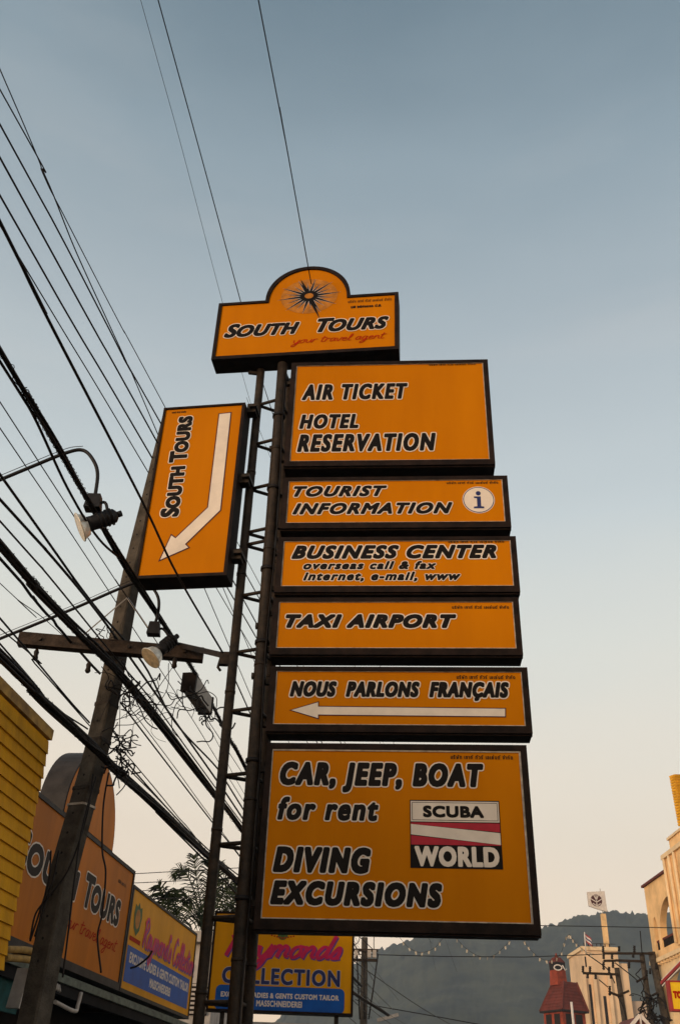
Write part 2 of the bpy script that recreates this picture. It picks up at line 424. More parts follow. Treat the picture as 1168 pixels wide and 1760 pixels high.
main_sign('sign_box', [(509,632),(827.3,623.4),(842.4,790.2),(498.4,795.9)], 'large orange sign box reading AIR TICKET, HOTEL RESERVATION',
  [('AIR TICKET', (516.5,690.7), (701.8,658.0), .0118, .010, {'space': 1.26}), ('HOTEL', (512,740), (618.2,711), .0118, .010, {'space': 1.26}), ('RESERVATION', (508.2,779.8), (750,743.5), .0125, .010, {'space': 1.26})],
  ((737,629.8),(816,624.6)))
si = main_sign('sign_box', [(497.7,827.9),(861.2,826),(868.7,899.5),(490.1,899.5)], 'low orange sign box reading TOURIST INFORMATION with round letter i emblem',
  [('TOURIST', (502.2,856.6), (666.4,834), .0095, .0085, {'shear': .34}), ('INFORMATION', (500.7,887), (778.3,862.6), .0095, .0085, {'shear': .34})],
  ((767,833),(854.8,828.4)))
cu_, cv_ = si.uv(821.7, 859.9)
si.shape('emblem_ring', circ(cu_, cv_, .142, .142), WHITEINK, -.0085)
si.shape('emblem_ring', circ(cu_, cv_, .136, .136), BLUEINK, -.0092)
eb = si.shape('emblem_disc', circ(cu_, cv_, .129, .129), WHITEINK, -.0100)
si.shape('emblem_letter', [(cu_-.045,cv_-.092),(cu_+.045,cv_-.092),(cu_+.045,cv_-.073),(cu_+.02,cv_-.07),(cu_+.02,cv_+.035),(cu_-.04,cv_+.035),(cu_-.04,cv_+.018),(cu_-.015,cv_+.014),(cu_-.015,cv_-.07),(cu_-.045,cv_-.073)], BLUEINK, -.0108, eb)
si.shape('emblem_letter', circ(cu_, cv_ + .068, .022, .024, 20), BLUEINK, -.0108, eb)
main_sign('sign_box', [(489.4,934.5),(875.5,927),(882.7,1008),(480.7,1009.9)], 'low orange sign box reading BUSINESS CENTER, overseas call and fax, internet, e-mail, www',
  [('BUSINESS CENTER', (498.8,963.5), (853.7,935.4), .0115, .009, {'shear': .34}), ('overseas call & fax', (519.5,981), (750,964), .0062, .0060, {'shear': .3}),
   ('internet, e-mail, www', (519.5,1000), (791.5,982), .0062, .0060, {'shear': .3})], ((769.7,934),(865,930)))
main_sign('sign_box', [(480.1,1034.7),(880.8,1036.5),(886.6,1116.7),(474.3,1114.9)], 'low orange sign box reading TAXI AIRPORT',
  [('TAXI AIRPORT', (487.7,1082), (785.1,1055), .0125, .009, {'shear': .3})], ((776.2,1047),(873.2,1042)))
sn = main_sign('sign_box', [(475.7,1153.6),(895.5,1156.7),(902.2,1250.7),(469,1244.9)], 'orange sign box reading NOUS PARLONS FRANÇAIS above a white left-pointing arrow',
  [('NOUS  PARLONS  FRANÇAIS', (495.7,1200), (875,1171.5), .0105, .009, {'shear': .26})], ((784,1167.5),(884,1162)))
ar = [(496.6,1221.3),(548.2,1205.7),(548.2,1213.7),(868.8,1217.3),(868.8,1233.8),(548.2,1230.6),(548.2,1237.3)]
def scaled_loop(lp, d):
    """inward offset of a polygon by d (metres)"""
    n = len(lp); o = []
    ar_ = sum(lp[i][0]*lp[(i+1)%n][1] - lp[(i+1)%n][0]*lp[i][1] for i in range(n)); sg_ = 1 if ar_ > 0 else -1
    for i in range(n):
        a, b, c = Vector(lp[i-1]), Vector(lp[i]), Vector(lp[(i+1)%n])
        e1 = (b-a).normalized(); e2 = (c-b).normalized()
        n1 = Vector((-e1.y, e1.x))*sg_; n2 = Vector((-e2.y, e2.x))*sg_
        k = 1 + n1.dot(n2); q = (n1+n2) / max(k, .25)
        o.append(tuple(b + q*d))
    return o
al = [sn.uv(*p) for p in ar]
af = sn.shape('arrow_outline', al, MAROONINK, -.009); sn.shape('arrow', scaled_loop(al, .008), WHITEINK, -.0105, af)
sc_ = main_sign('sign_box', [(468.5,1287.7),(892.5,1292.4),(917,1592),(448.7,1576.7)], 'biggest orange sign box, reading CAR, JEEP, BOAT for rent, DIVING EXCURSIONS',
  [('CAR, JEEP, BOAT', (477.8,1352), (831.5,1311.5), .0145, .009, {'shear': .2, 'space': 1.27}), ('for rent', (474.1,1411.6), (652.5,1370), .0105, .009, {'shear': .2}),
   ('DIVING', (466.2,1501.8), (639.6,1455.5), .0155, .009, {'shear': .2, 'space': 1.27}), ('EXCURSIONS', (461.6,1557.3), (761.2,1516.5), .0145, .009, {'shear': .2, 'space': 1.27})],
  ((773.7,1305),(880,1299.5)), brd=dict(l=.045, r=.047, t=.045, b=.07, r2=1))
b0 = sc_.uv(704.3,1374.2); b1 = sc_.uv(857.8,1378.2); b2 = sc_.uv(862.9,1495.8); b3 = sc_.uv(704.3,1491.2)
U0, U1 = (b0[0]+b3[0])/2, (b1[0]+b2[0])/2; V1, V0 = (b0[1]+b1[1])/2, (b2[1]+b3[1])/2
HH = V1 - V0
lg = sc_.shape('dive_logo', rect(U0, U1, V0, V1), BLACKINK, -.009)
a, b_ = V0 + HH * .675, V1 - .008
sc_.shape('logo_field', rect(U0+.006, U1-.006, a, b_), WHITEINK, -.0100, lg)
sc_.shape('logo_line', rect(U0+.015, U1-.015, a+.009, b_-.009), BLACKINK, -.0104, lg)
sc_.shape('logo_field', rect(U0+.019, U1-.019, a+.013, b_-.013), WHITEINK, -.0108, lg)
c0, c1 = V0 + HH * .335, V0 + HH * .66
sc_.shape('logo_field', rect(U0+.006, U1-.006, c0, c1), CRIMSON, -.0100, lg)
for e_, m_, yy in ((.006, BLACKINK, -.0104), (0, WHITEINK, -.0108)):
    sc_.shape('logo_stripe', [(U0+.006, c1-.012+e_*0), (U0+.006, c1 - .085 - e_), (U1-.006, c0 + .006), (U1-.006, c0+.088 + e_)], m_, yy, lg)
print_text(sc_, 'lettering', 'SCUBA', BLACKINK, U0+.095, U1-.115, a+.030, b_-.033, .007, -.0114, 0, 1.1, parent=lg)
print_text(sc_, 'lettering', 'WORLD', WHITEINK, U0+.03, U1-.022, V0+.012, c0-.010, .0090, -.0112, 0, 1.12, parent=lg)

# ---- domed top sign
tp = Sign('domed_sign_box', YT, (0, 6.98, 0), 0, 0, 'domed orange sign box with compass star at the very top of the pylon', 'sign', 'orange sign boxes stacked on the pylon')
p = [tp.uv(*q) for q in [(380.7,526.2),(677.4,509),(678.4,596.2),(371.6,615.7)]]
tu0 = (p[0][0]+p[3][0])/2; tu1 = (p[1][0]+p[2][0])/2; tv1 = (p[0][1]+p[1][1])/2; tv0 = (p[2][1]+p[3][1])/2
dc = tp.uv(529.2, 513.5); cu0 = dc[0]
pk = tp.uv(536.8, 460.2)[1]; eL = tp.uv(456.5, 519.7)[0]; eR = tp.uv(601.9, 507.7)[0]
cu0 = (eL + eR) / 2; ro_ = (eR - eL) / 2; hv = pk - (tv1 + .03)
def dome(u0, u1, v0, v1, r, h):
    return [(u0, v0), (u1, v0), (u1, v1)] + [(cu0 + r * cos(t), v1 + h * sin(t) ** .93) for t in [pi * i / 28 for i in range(29)]] + [(u0, v1)]
tp.uc = (tu0+tu1)/2; tp.vb = tv0 - .04; L = tp.o + tp.d * tp.uc; L.z = tp.vb; tp.e.location = L
tp.cabinet(dome(tu0-.035, tu1+.04, tv0-.04, tv1+.03, ro_, hv), dome(tu0, tu1, tv0, tv1, ro_-.035, hv - .01), .2, ORANGE, False)
letters(tp, 'SOUTH', tp.uv(383,583)[0], tp.uv(517,557)[0], tp.uv(384,583.5)[1], tp.uv(398,557.5)[1], .0130, .0090, shear=.36, space=1.1, small=.86)
letters(tp, 'TOURS', tp.uv(543,573)[0], tp.uv(669.5,547)[0], tp.uv(543.5,574)[1], tp.uv(551,547.5)[1], .0130, .0090, shear=.36, space=1.1, small=.86)
script_text(tp, 'script_lettering', 'your travel agent', REDINK, *T2(tp, (500.5,591.5), (664.7,571)), .0095)
print_text(tp, 'small_print', THAI, BLACKINK, *T2(tp, (598,522), (672.5,513)), bold=.001, shear=0, space=1.25, y=-.009)
print_text(tp, 'small_print', 'มส ๒๕๔๓๐๑๐ ป.ส.', BLACKINK, *T2(tp, (602.9,531), (655.6,523)), bold=.0025, shear=0, space=1.1, y=-.009)
su, sv = tp.uv(531.3, 510)
ell = tp.shape('star_disc', [(su + .30*cos(t)*cos(.1) - .25*sin(t)*sin(.1), sv + .25*sin(t)*cos(.1) + .2*cos(t)*.1) for t in [2*pi*i/48 for i in range(48)]], OLIVE, -.0088)
k = 0
for i in range(20):
    t = 2*pi*i/20 + .12; L_ = (.28 if i % 2 == 0 else .21) * (1 + .18 * abs(cos(t))); wv = .018 if i % 2 == 0 else .013
    tx, ty = cos(t), sin(t)
    for mm, dw, dy in ((PALEBLUE, .005, 0), (BLACKINK, 0, .0010)):
        tp.shape('star_ray', [(su + tx*.03 - ty*(wv+dw), sv + ty*.03 + tx*(wv+dw)), (su + tx*(L_+dw*2), sv + ty*(L_+dw*2)*.86), (su + tx*.03 + ty*(wv+dw), sv + ty*.03 - tx*(wv+dw))], mm, -.0095 - dy - k*.00004, ell)
    k += 1
for tipx, tipy, wv in ((516.5, 481, .03), (549.5, 549.5, .03)):
    tu, tv = tp.uv(tipx, tipy); dx, dy = tu-su, tv-sv; q = math.hypot(dx, dy); dx, dy = dx/q, dy/q
    tp.shape('star_ray', [(su - dy*wv, sv + dx*wv), (tu, tv), (su + dy*wv, sv - dx*wv)], BLACKINK, -.0120, ell)
tp.shape('star_hub', circ(su, sv, .055, .045, 24), BLACKINK, -.0125, ell); tp.shape('star_hub', circ(su, sv, .047, .038, 24), OLIVE, -.0130, ell)

# ---- side sign with the bent arrow
sd_ = Sign('upright_sign_box', YS, (0, 6.9, 0), 0, 0, 'upright orange sign box left of the pylon with bent white arrow', 'sign')
q = [sd_.uv(*a) for a in [(285.2,705.6),(415.9,697.4),(385.9,985),(238.9,991.7)]]
s0 = (q[0][0]+q[3][0])/2; s1 = (q[1][0]+q[2][0])/2; w1 = (q[0][1]+q[1][1])/2; w0 = (q[2][1]+q[3][1])/2
sd_.uc = (s0+s1)/2; sd_.vb = w0-.03; L = sd_.o + sd_.d*sd_.uc; L.z = sd_.vb; sd_.e.location = L
sd_.cabinet(rect(s0-.02, s1+.03, w0-.03, w1+.02), rect(s0, s1, w0, w1), .2, ORANGE, False)
Z5 = lambda x, y: (220 + x/4.492, 660 + y/4.492)
al = [sd_.uv(*Z5(*a)) for a in [(700,232),(803,220),(722,980),(455,1240),(483,1268),(235,1377),(335,1160),(370,1185),(612,955)]]
af = sd_.shape('arrow_outline', al, MAROONINK, -.009); sd_.shape('arrow', scaled_loop(al, .011), WHITEINK, -.0105, af)
ul = sd_.uv(*Z5(318,560))[0]; ur = sd_.uv(*Z5(465,578))[0]; vb_ = sd_.uv(*Z5(330,1038))[1]; vt_ = sd_.uv(*Z5(450,248))[1]
letters(sd_, 'SOUTH TOURS', vb_, vt_, -ur, -ul, .0125, .0085, shear=0, small=.78, rot=True, space=1.12)
print_text(sd_, 'small_print', 'เซาท์ ทัวร์ จำกัด', BLACKINK, *T2(sd_, Z5(342,232), Z5(452,212)), bold=.001, shear=0, y=-.009)
for zz in (7.36, 6.53, 5.72):
    b = MB(); b.box(sd_.l(s1+.03, zz-.05, .06), sd_.l(s1+.115, zz+.05, .16)); b.box(sd_.l(s1+.06, zz-.015, .02), sd_.l(s1+.13, zz+.015, .20)); b.build('mounting_bracket', STEEL, sd_.e, local=True)

# ------------------------------------------------------------------ pylon truss
py = thing('sign_pylon', (-.73, 7.25, 0), 'tall dark steel lattice pylon of three round tubes carrying the orange signs', 'pylon')
TUB = [((-.605, 7.135), 7.97, .048), ((-.835, 7.26), 7.98, .040), ((-.545, 7.40), 7.97, .045)]
TUB[0] = ((-.61, 7.15), 7.97, .050)
for (x, y), h, r in TUB:
    dx = 0.0
    n = 28; pts = [(x + (.06 * (1 - i/n) if x > -.7 else .025 * (1-i/n)) - .02, y, h * i / n) for i in range(n+1)]
    b = MB(); b.tube(pts, r, 16)
    for i in range(2, 8):
        zz = i * 1.1 + (.3 if x > -.7 else .1)
        if zz < h - .3:
            f_ = zz / h; xx = x + (.06 if x > -.7 else .025) * (1 - f_) - .02
            b.tube([(xx, y, zz - .012), (xx, y, zz + .012)], r + .004, 16)
    b.build('tube', STEEL, py)
def tpos(k, z):
    (x, y), h, r = TUB[k]; f_ = z / h
    return Vector((x + (.06 if x > -.7 else .025) * (1 - f_) - .02, y, z))
nodes = [7.52, 7.03, 6.51, 6.03, 5.90, 5.385, 4.85, 4.335, 3.81, 3.29, 2.78, 2.24, 1.7, 1.2, .7]
for z in nodes:
    for k_ in (0, 2):
        b = MB(); b.tube([tpos(1, z), tpos(k_, z)], .016, 8); b.build('strut', STEEL, py)
    b = MB(); b.tube([tpos(0, z), tpos(2, z)], .016, 8); b.build('strut', STEEL, py)
b = MB(); b.box((-1.15, 6.95, 0), (-.3, 7.6, .06)); b.build('base_plate', CONC, py)
# power feed running down the front tube
b = MB(); b.tube(catmull([tpos(0, z_) + Vector((.05 + .012*sin(z_*2.3), -.045 - .006*sin(z_*3.1), 0)) for z_ in [7.7 - .35*i for i in range(19)]], 4), .007, 6); b.build('feed_cable', CABLE, py)
for z_ in (7.3, 6.45, 5.6, 4.9, 3.9, 2.9):
    b = MB(); b.tube([tpos(0, z_-.015), tpos(0, z_+.015)], .062, 14); b.build('cable_tie', CABLE, py)
# small clips on the front tube
b = MB()
for z in (5.05, 3.02, 4.6, 6.9):
    c = tpos(0, z); b.box(c - Vector((.066, .03, .02)), c + Vector((-.046, .02, .02)))
b.build('cable_clip', STEEL, py)
# top cap arms under domed sign
b = MB(); b.bar(tpos(1, 7.93), (-.98, 7.28, 7.96), .03); b.build('support_arm', STEEL, py)
b = MB(); b.bar(tpos(0, 7.93), tpos(2, 7.93), .03); b.build('support_arm', STEEL, py)

# ------------------------------------------------------------------ concrete utility pole
pole = thing('utility_pole', (-2.15, 8.5, 0), 'leaning square concrete utility pole behind the upright arrow sign', 'utility pole')
def pole_c(z):
    pts = [(0, -2.33), (2.65, -2.275), (3.3, -2.265), (3.8, -2.215), (4.3, -2.165), (4.9, -2.135), (6.15, -2.12), (8.42, -1.985), (9, -1.97)]
    for (a, xa), (b_, xb) in zip(pts, pts[1:]):
        if z <= b_: return Vector((xa + (xb-xa)*(z-a)/(b_-a), 8.5, z))
    return Vector((-1.97, 8.5, z))
def pole_w(z): return .215 - .0105 * z
b = MB(); vs = []; zs = [i*8.36/28 for i in range(29)]
ang = R(-24)
def sq(c, w_, cut=.16):
    o = []
    for a_, b_ in ((-1,-1),(1,-1),(1,1),(-1,1)):
        for t in ((a_, b_*(1-cut)), (a_*(1-cut), b_)) if a_*b_ < 0 else ((a_*(1-cut), b_), (a_, b_*(1-cut))):
            x, y = t[0]*w_/2, t[1]*w_/2; o.append(c + Vector((x*cos(ang)-y*sin(ang), x*sin(ang)+y*cos(ang), 0)))
    return sorted(o, key=lambda v: math.atan2(v.y-c.y, v.x-c.x))
for z in zs: vs += sq(pole_c(z), pole_w(z))
vs += sq(pole_c(8.36) + Vector((0, 0, .06)), pole_w(8.36)*.55)
fs = []
for i in range(29):
    for k in range(8): a, c = i*8+k, i*8+(k+1)%8; fs.append((a, c, c+8, a+8))
fs.append(list(range(29*8, 30*8)))
b.add(vs, fs); b.build('post', CONC, pole)
# bolt holes: short dark plugs sunk in rows on the front face
b = MB()
nrm = Vector((sin(ang), -cos(ang), 0)); nrm2 = Vector((cos(ang), sin(ang), 0))
for i in range(34):
    z = 2.6 + i*.17
    c = pole_c(z) + nrm*(pole_w(z)/2 - .008); b.tube([c, c + nrm*.0095], .011, 8, sm=False)
b.build('bolt_hole', DARK, pole)
for dz, nm in ((0, 'strap'), (.35, 'strap'), (-.45, 'strap')):
    z = 4.45 + dz; b = MB(); lo = sq(pole_c(z), pole_w(z)+.012); hi = [v + Vector((0,0,.03)) for v in lo]
    b.add(lo+hi, [(k, (k+1)%8, (k+1)%8+8, k+8) for k in range(8)]); b.build('strap', STEEL, pole)
# reflective pale band low on the pole
z = PY(140, 1388, 8.5).z; b = MB(); lo = sq(pole_c(z), pole_w(z)+.016); hi = [v + Vector((0,0,.02)) for v in lo]
b.add(lo+hi, [(k, (k+1)%8, (k+1)%8+8, k+8) for k in range(8)]); b.build('pale_band', TRIM, pole)
# crossarm and braces
ca, cb = Vector((-3.0, 8.20, 5.33)), Vector((-1.26, 8.33, 5.29))
b = MB(); b.bar(ca, cb, .10, .125); o = b.build('crossarm', BEAM, pole)
b = MB()
for t in (.12, .42, .6, .9):
    c = ca.lerp(cb, t) + Vector((0, -.05, .0)); b.tube([c, c + Vector((0, -.02, 0))], .016, 8)
b.build('crossarm_bolt', STEEL, pole)
ap = PY(219, 1027, 8.36)
for pp in (PY(142, 1093, 8.16), PY(262, 1090, 8.20)):
    b = MB(); b.bar(ap, pp, .022, .012); b.build('brace', GREYBOX, pole)
b = MB(); b.bar(PY(305, 1108, 8.42), PY(386, 1127, 7.36), .045, .05); o = b.build('stay_bar', STEEL, None)
tag(o, 'thin steel bar reaching from the crossarm end to the pylon tube', 'steel bar')
b = MB(); c = PY(388, 1130, 7.34); b.box(c - Vector((.05,.03,.07)), c + Vector((.035,.03,.04))); b.tube([c + Vector((-.045,0,-.02)), c + Vector((-.055,-.02,-.10)), c + Vector((-.03,-.02,-.13))], .012, 6); b.build('end_bracket', STEEL, o)
# insulator lumps under the crossarm
for x, y in ((62, 1126), (152, 1148), (300, 1140), (352, 1122)):
    c = PY(x, y, 8.22 if x < 340 else 8.0); 
    if x > 340: continue
    b = MB(); b.tube([c + Vector((0,0,.06)), c + Vector((0,0,.03)), c, c + Vector((0,0,-.03)), c + Vector((0,0,-.05))], [.012,.026,.02,.028,.014], 10); b.build('insulator', STEEL, pole)

# ------------------------------------------------------------------ overhead cables
GC = 'overhead cables along the street'
def wire(pts, r, label, name='overhead_cable', group=GC, ext=(1, 1), far=40.0, wob=0.0, m=CABLE):
    """pts: (px, py, z) measured along the cable; continued straight past both ends"""
    P = [PZ(*p) for p in pts]
    if ext[0]:
        d = (P[0] - P[1]).normalized(); d.z = 0; P.insert(0, P[0] + d * 7.0)
    if ext[1]:
        d = (P[-1] - P[-2]); d.z = 0; d.normalize(); L_ = max(2., (far - P[-1].y) / max(d.y, .2)); 
        for t in (.35, .7, 1): P.append(P[-1 if t == .35 else -1] + d * L_ * .34 + Vector((0, 0, [-.10, .0, .16][int(t*3-.9)])))
    C = catmull(P, 7)
    if wob:
        C = [c + Vector((random.gauss(0, wob), 0, random.gauss(0, wob))) for c in C]
    b = MB(); b.tube(C, r, 7 if r > .01 else 5)
    return tag(b.build(name, m), label, 'cable', group)
W = [
 ([(0,118,8.4),(75,300,8.35),(110,370,8.35),(208,560,8.4),(284,700,8.4)], .005, 'thin cable, rightmost of the bunch reaching the pole top'),
 ([(0,153,8.2),(77,300,8.15),(130,430,8.15),(189,560,8.15),(222,632,8.2),(273,750,8.2)], .006, 'thin cable crossing another one high at the left edge'),
 ([(0,213,8.1),(100,396,8.1),(185,560,8.1),(223,634,8.1),(279,732,8.1)], .008, 'second high cable from the pole top, left of the crossing pair'),
 ([(0,270,7.9),(159,560,7.9),(272,763,7.9)], .009, 'black cable meeting the pole just below its top'),
 ([(0,335,7.7),(128,560,7.7),(264,791,7.7)], .009, 'black cable running midway up behind the upright sign'),
 ([(20,420,7.5),(104,560,7.5),(258,817,7.5)], .006, 'thin cable just left of the cable midway up behind the upright sign'),
 ([(0,690,5.45),(110,860,5.45),(205,1007,5.45),(262,1092,5.45)], .0045, 'thin cable passing between the two floodlights'),
 ([(0,815,5.45),(157,1034,5.45),(246,1140,5.45),(300,1240,5.40),(373,1320,5.38),(400,1362,5.38)], .011, 'cable over the crossarm crossing the nearer lamp pipe at its left'),
 ([(0,858,5.42),(80,946,5.42),(155,1036,5.42),(228,1136,5.4),(371,1339,5.36),(400,1381,5.36)], .012, 'cable joining its neighbour at the further lamp pipe'),
 ([(0,959,5.32),(60,1030,5.32),(113,1093,5.32),(171,1158,5.3)], .016, 'cable hugging the underside of the thick bundle left of the pole'),
 ([(0,1062,5.0),(41,1110,5.0),(116,1200,4.9),(154,1242,4.85)], .009, 'cable under the left tip of the crossarm'),
 ([(0,1106,4.62),(87,1208,4.6),(151,1253,4.6)], .009, 'slack cable above the yellow boards'),
]
for pts, r, lb in W[:7]: wire(pts, r, lb)
wire(W[7][0], .011, W[7][2]); wire(W[8][0], .012, W[8][2])
wire(W[9][0], .013, W[9][2], ext=(1,0), wob=.004); wire(W[10][0], .009, W[10][2], ext=(1,0)); wire(W[11][0], .008, W[11][2], ext=(1,0))
wire([(0,380,4.85),(35,450,4.85),(89,560,4.85),(244,860,4.85),(305,988,4.85),(383,1122,4.85)], .0085, 'taut cable crossing in front of the upright orange sign', ext=(1,0))
wire([(207,1207,5.0),(364,1412,4.9),(412,1472,4.9)], .009, 'single cable leaving the pole below the upper bundle', ext=(0,1))
wire([(199,1289,4.72),(304,1407,4.6),(361,1463,4.55),(412,1506,4.5)], .009, 'cable above the lower bundle right of the pole', ext=(0,1))
wire([(207,1285,4.8),(320,1420,4.62),(371,1484,4.55),(418,1530,4.5)], .006, 'thin cable sagging beside the lower bundle right of the pole', ext=(0,1), wob=.004)
wire([(268,1395,4.2),(358,1485,4.12),(410,1540,4.12)], .010, 'lowest cable right of the pole, ending behind the palm', ext=(0,1))
wire([(0,620,5.38),(22,655,5.38),(60,718,5.38)], .010, 'short cable merging into the bundle at the left edge', ext=(1,1), far=6)
for pts_, r_, lb_ in (([(0,895,5.2),(80,985,5.2),(190,1120,5.2),(262,1205,5.2),(340,1312,5.15),(420,1420,5.1)], .008, 'cable running just above the thickest bundle'),
                       ([(0,1080,4.75),(60,1140,4.7),(155,1248,4.68)], .006, 'thin cable between two others under the left crossarm tip'),
                       ([(200,1300,4.5),(290,1392,4.42),(362,1472,4.38),(412,1522,4.35)], .007, 'slim cable riding on top of the lower bundle'),
                       ([(222,1215,4.9),(300,1318,4.85),(378,1425,4.8)], .0045, 'hair-thin wire halfway between upper and lower bundles'),
                       ([(0,735,5.9),(90,868,5.9),(190,1020,5.9),(330,1235,5.8),(395,1340,5.75)], .005, 'thin cable slanting behind the nearer floodlight')):
    wire(pts_, r_, lb_, ext=(pts_[0][0] < 5, pts_[-1][0] > 200))
for x, lb, r in ((242, 'hair-thin wire, leftmost of three above the domed sign', .0022), (272, 'middle of the three wires above the domed sign', .0050)):
    P0 = {242: [(242,0,9),(310,245,9),(383,522,9),(431,694,9),(450,750,9),(470,800,9)], 272: [(272,0,9),(343,258,9),(414,520,9),(447,645,9),(470,715,9)]}[x]
    wire(P0, r, lb, far=60)
wire([(444,0,9),(489,235,9),(530,462,9)], .0055, 'rightmost of the three wires, ending behind the dome', far=60)
wire([(350,1008,7.35),(394,1111,7.35),(432,1199,7.35)], .006, 'thin cable seen below the upright sign beside the stay bar', ext=(0,1))
wire([(0,1002,4.9),(30,1030,4.9),(72,1060,4.9),(113,1096,5.2)], .0035, 'thin loose cable curling down to the crossarm', ext=(1,0))
wire([(402,1165,6.0),(429,1224,6.0)], .009, 'short visible cable between the pylon tubes', ext=(0,1))
wire([(345,1220,5.5),(377,1283,5.4),(432,1385,5.3)], .0035, 'thin wire trailing from the hanging junction box', ext=(0,1))

def bundle(pts, n, rad, r, label, lash=True, jitter=1.0, ext=(1,1)):
    """a thick lashed bunch of cables: one thing whose cords are parts"""
    P = [PZ(*p) for p in pts]
    if ext[0]: d = (P[0]-P[1]).normalized(); d.z = 0; P.insert(0, P[0] + d*6)
    if ext[1]: d = (P[-1]-P[-2]).normalized(); d.z = 0; P += [P[-1] + d*8 + Vector((0,0,-.2)), P[-1] + d*18]
    t = thing('cable_bundle', P[0], label, 'cable bundle', GC)
    C = catmull(P, 9)
    for i in range(n):
        ph = 2*pi*i/n; rr = rad * (0 if i == 0 else random.uniform(.7, 1.05)); pts_ = []; f1, f2 = random.uniform(.1, .3), random.uniform(.2, .6)
        for j, c in enumerate(C):
            a = ph + j*.06
            k_ = 1 + jitter*.35*sin(j*f1 + i)
            pts_.append(c + Vector((cos(a)*rr*k_, 0, sin(a)*rr*k_ + jitter*.003*sin(j*f2+i*2))))
        b = MB(); b.tube(pts_, r * random.uniform(.75, 1.15), 6, cap=False); b.build('cord', CABLE, t)
    if lash:
        b = MB(); hel = []
        CC = catmull(P, 60)
        for j, c in enumerate(CC): a = j*1.1; hel.append(c + Vector((cos(a)*(rad+r), 0, sin(a)*(rad+r))))
        b.tube(hel, .0025, 4, cap=False); b.build('lashing_wire', CABLE, t)
    return t
bundle([(0,600,5.4),(46,678,5.4),(108,783,5.4),(151,858,5.4),(219,976,5.4),(301,1103,5.4),(340,1165,5.35),(395,1270,5.3),(430,1335,5.3)], 5, .015, .011, 'thick black cable bundle passing behind the near floodlight to the junction box')
bundle([(0,935,4.98),(60,1005,4.98),(137,1089,4.98),(212,1165,4.96),(300,1275,4.93),(367,1364,4.9),(410,1420,4.9)], 7, .026, .013, 'thickest cable bundle, crossing the utility pole under its crossarm')
bundle([(0,1127,4.26),(60,1190,4.24),(140,1265,4.21),(175,1297,4.21),(204,1329,4.20),(268,1384,4.18),(358,1471,4.15),(410,1517,4.15)], 8, .027, .013, 'lower cable bundle strapped to the pole above the dome of the shop sign')

def tangle(c, rad, n, label, seed, r=.004, drop=.3):
    rnd = random.Random(seed); t = thing('cable_tangle', c, label, 'loose wires', 'loose wire tangles')
    for i in range(n):
        p = Vector(c) + Vector([rnd.uniform(-1, 1)*rad*.5 for _ in range(3)]); pts = [p]
        d = Vector([rnd.gauss(0, 1) for _ in range(3)]).normalized()
        for j in range(rnd.randint(3, 6)):
            d = (d + Vector([rnd.gauss(0, .9) for _ in range(3)]) + Vector((0, 0, -drop))).normalized()
            p = p + d * rad * rnd.uniform(.3, .8); pts.append(p)
        b = MB(); b.tube(catmull(pts, 6), r * rnd.uniform(.6, 1.5), 5); b.build('loose_wire', CABLE, t)
    return t
tangle(PY(228, 1190, 8.3), .15, 22, 'knot of black wires where the thick bundle leaves the pole', 3, .005, .1)
tangle(PY(205, 1282, 8.4), .11, 20, 'curled black wire ends right of the pole above the lower bundle', 5, .006, 0)
tangle(PY(212, 1322, 8.25), .11, 16, 'black wire wrappings at the lower bundle beside the pole', 8, .006, .1)
tangle(PY(318, 1205, 8.9), .20, 14, 'messy thin wires hanging from the grey junction box', 9, .004, .3)
tangle(PY(262, 1200, 8.6), .20, 7, 'thin wire loops drooping under the further floodlight', 12, .003, .4)
tangle(PY(188, 1082, 8.2), .09, 5, 'small curl of wire left of the pole above the crossarm', 15, .005, .2)
tangle(PY(360, 1225, 8.9), .14, 9, 'frayed wire splice on the bundle below the junction box', 18, .006, .1)
# long loops from under the crossarm down to the pole side
for pts, lb in (([(298,1145),(262,1195),(230,1225),(198,1238)], 'loop of thin wire from the crossarm down to the pole'),
                ([(290,1140),(285,1190),(240,1240),(198,1247)], 'lower loop of thin wire between crossarm and pole'),
                ([(207,1195),(206,1240),(204,1290),(200,1318)], 'thin wire hanging straight down right of the pole')):
    b = MB(); b.tube(catmull([PY(*p, 8.3) for p in pts], 8), .0038, 5); tag(b.build('hanging_wire', CABLE), lb, 'wire', 'wires hanging about the pole')
# wires running down the pole and over the shop sign
for pts, y, lb in (([(187,1328),(178,1385),(176,1460),(182,1500),(176,1570),(168,1610),(174,1672)], 8.35, 'loose black wire dangling in front of the letters of the big shop sign'),
               ([(160,1330),(150,1400),(120,1490),(85,1540),(62,1570),(52,1615)], 8.3, 'black wire slanting from the pole down to the shop sign foot'),
               ([(165,1335),(142,1420),(130,1500),(118,1600),(108,1680)], 8.28, 'black wire clipped down the front of the utility pole'),
               ([(88,1462),(84,1515),(66,1575),(52,1618)], 8.3, 'inner of the wires falling past the round letter'),
               ([(101,1462),(92,1510),(82,1540),(60,1610)], 8.3, 'outer of the wires falling past the round letter'),
               ([(262,1634),(254,1646),(236,1660),(224,1664)], 12., 'short broken wire end hanging on the blue band of the tailor sign')):
    b = MB(); b.tube(catmull([PY(*p, y) for p in pts], 8), .008 if y < 9 else .012, 6); tag(b.build('hanging_wire', CABLE), lb, 'wire', 'wires hanging about the pole')

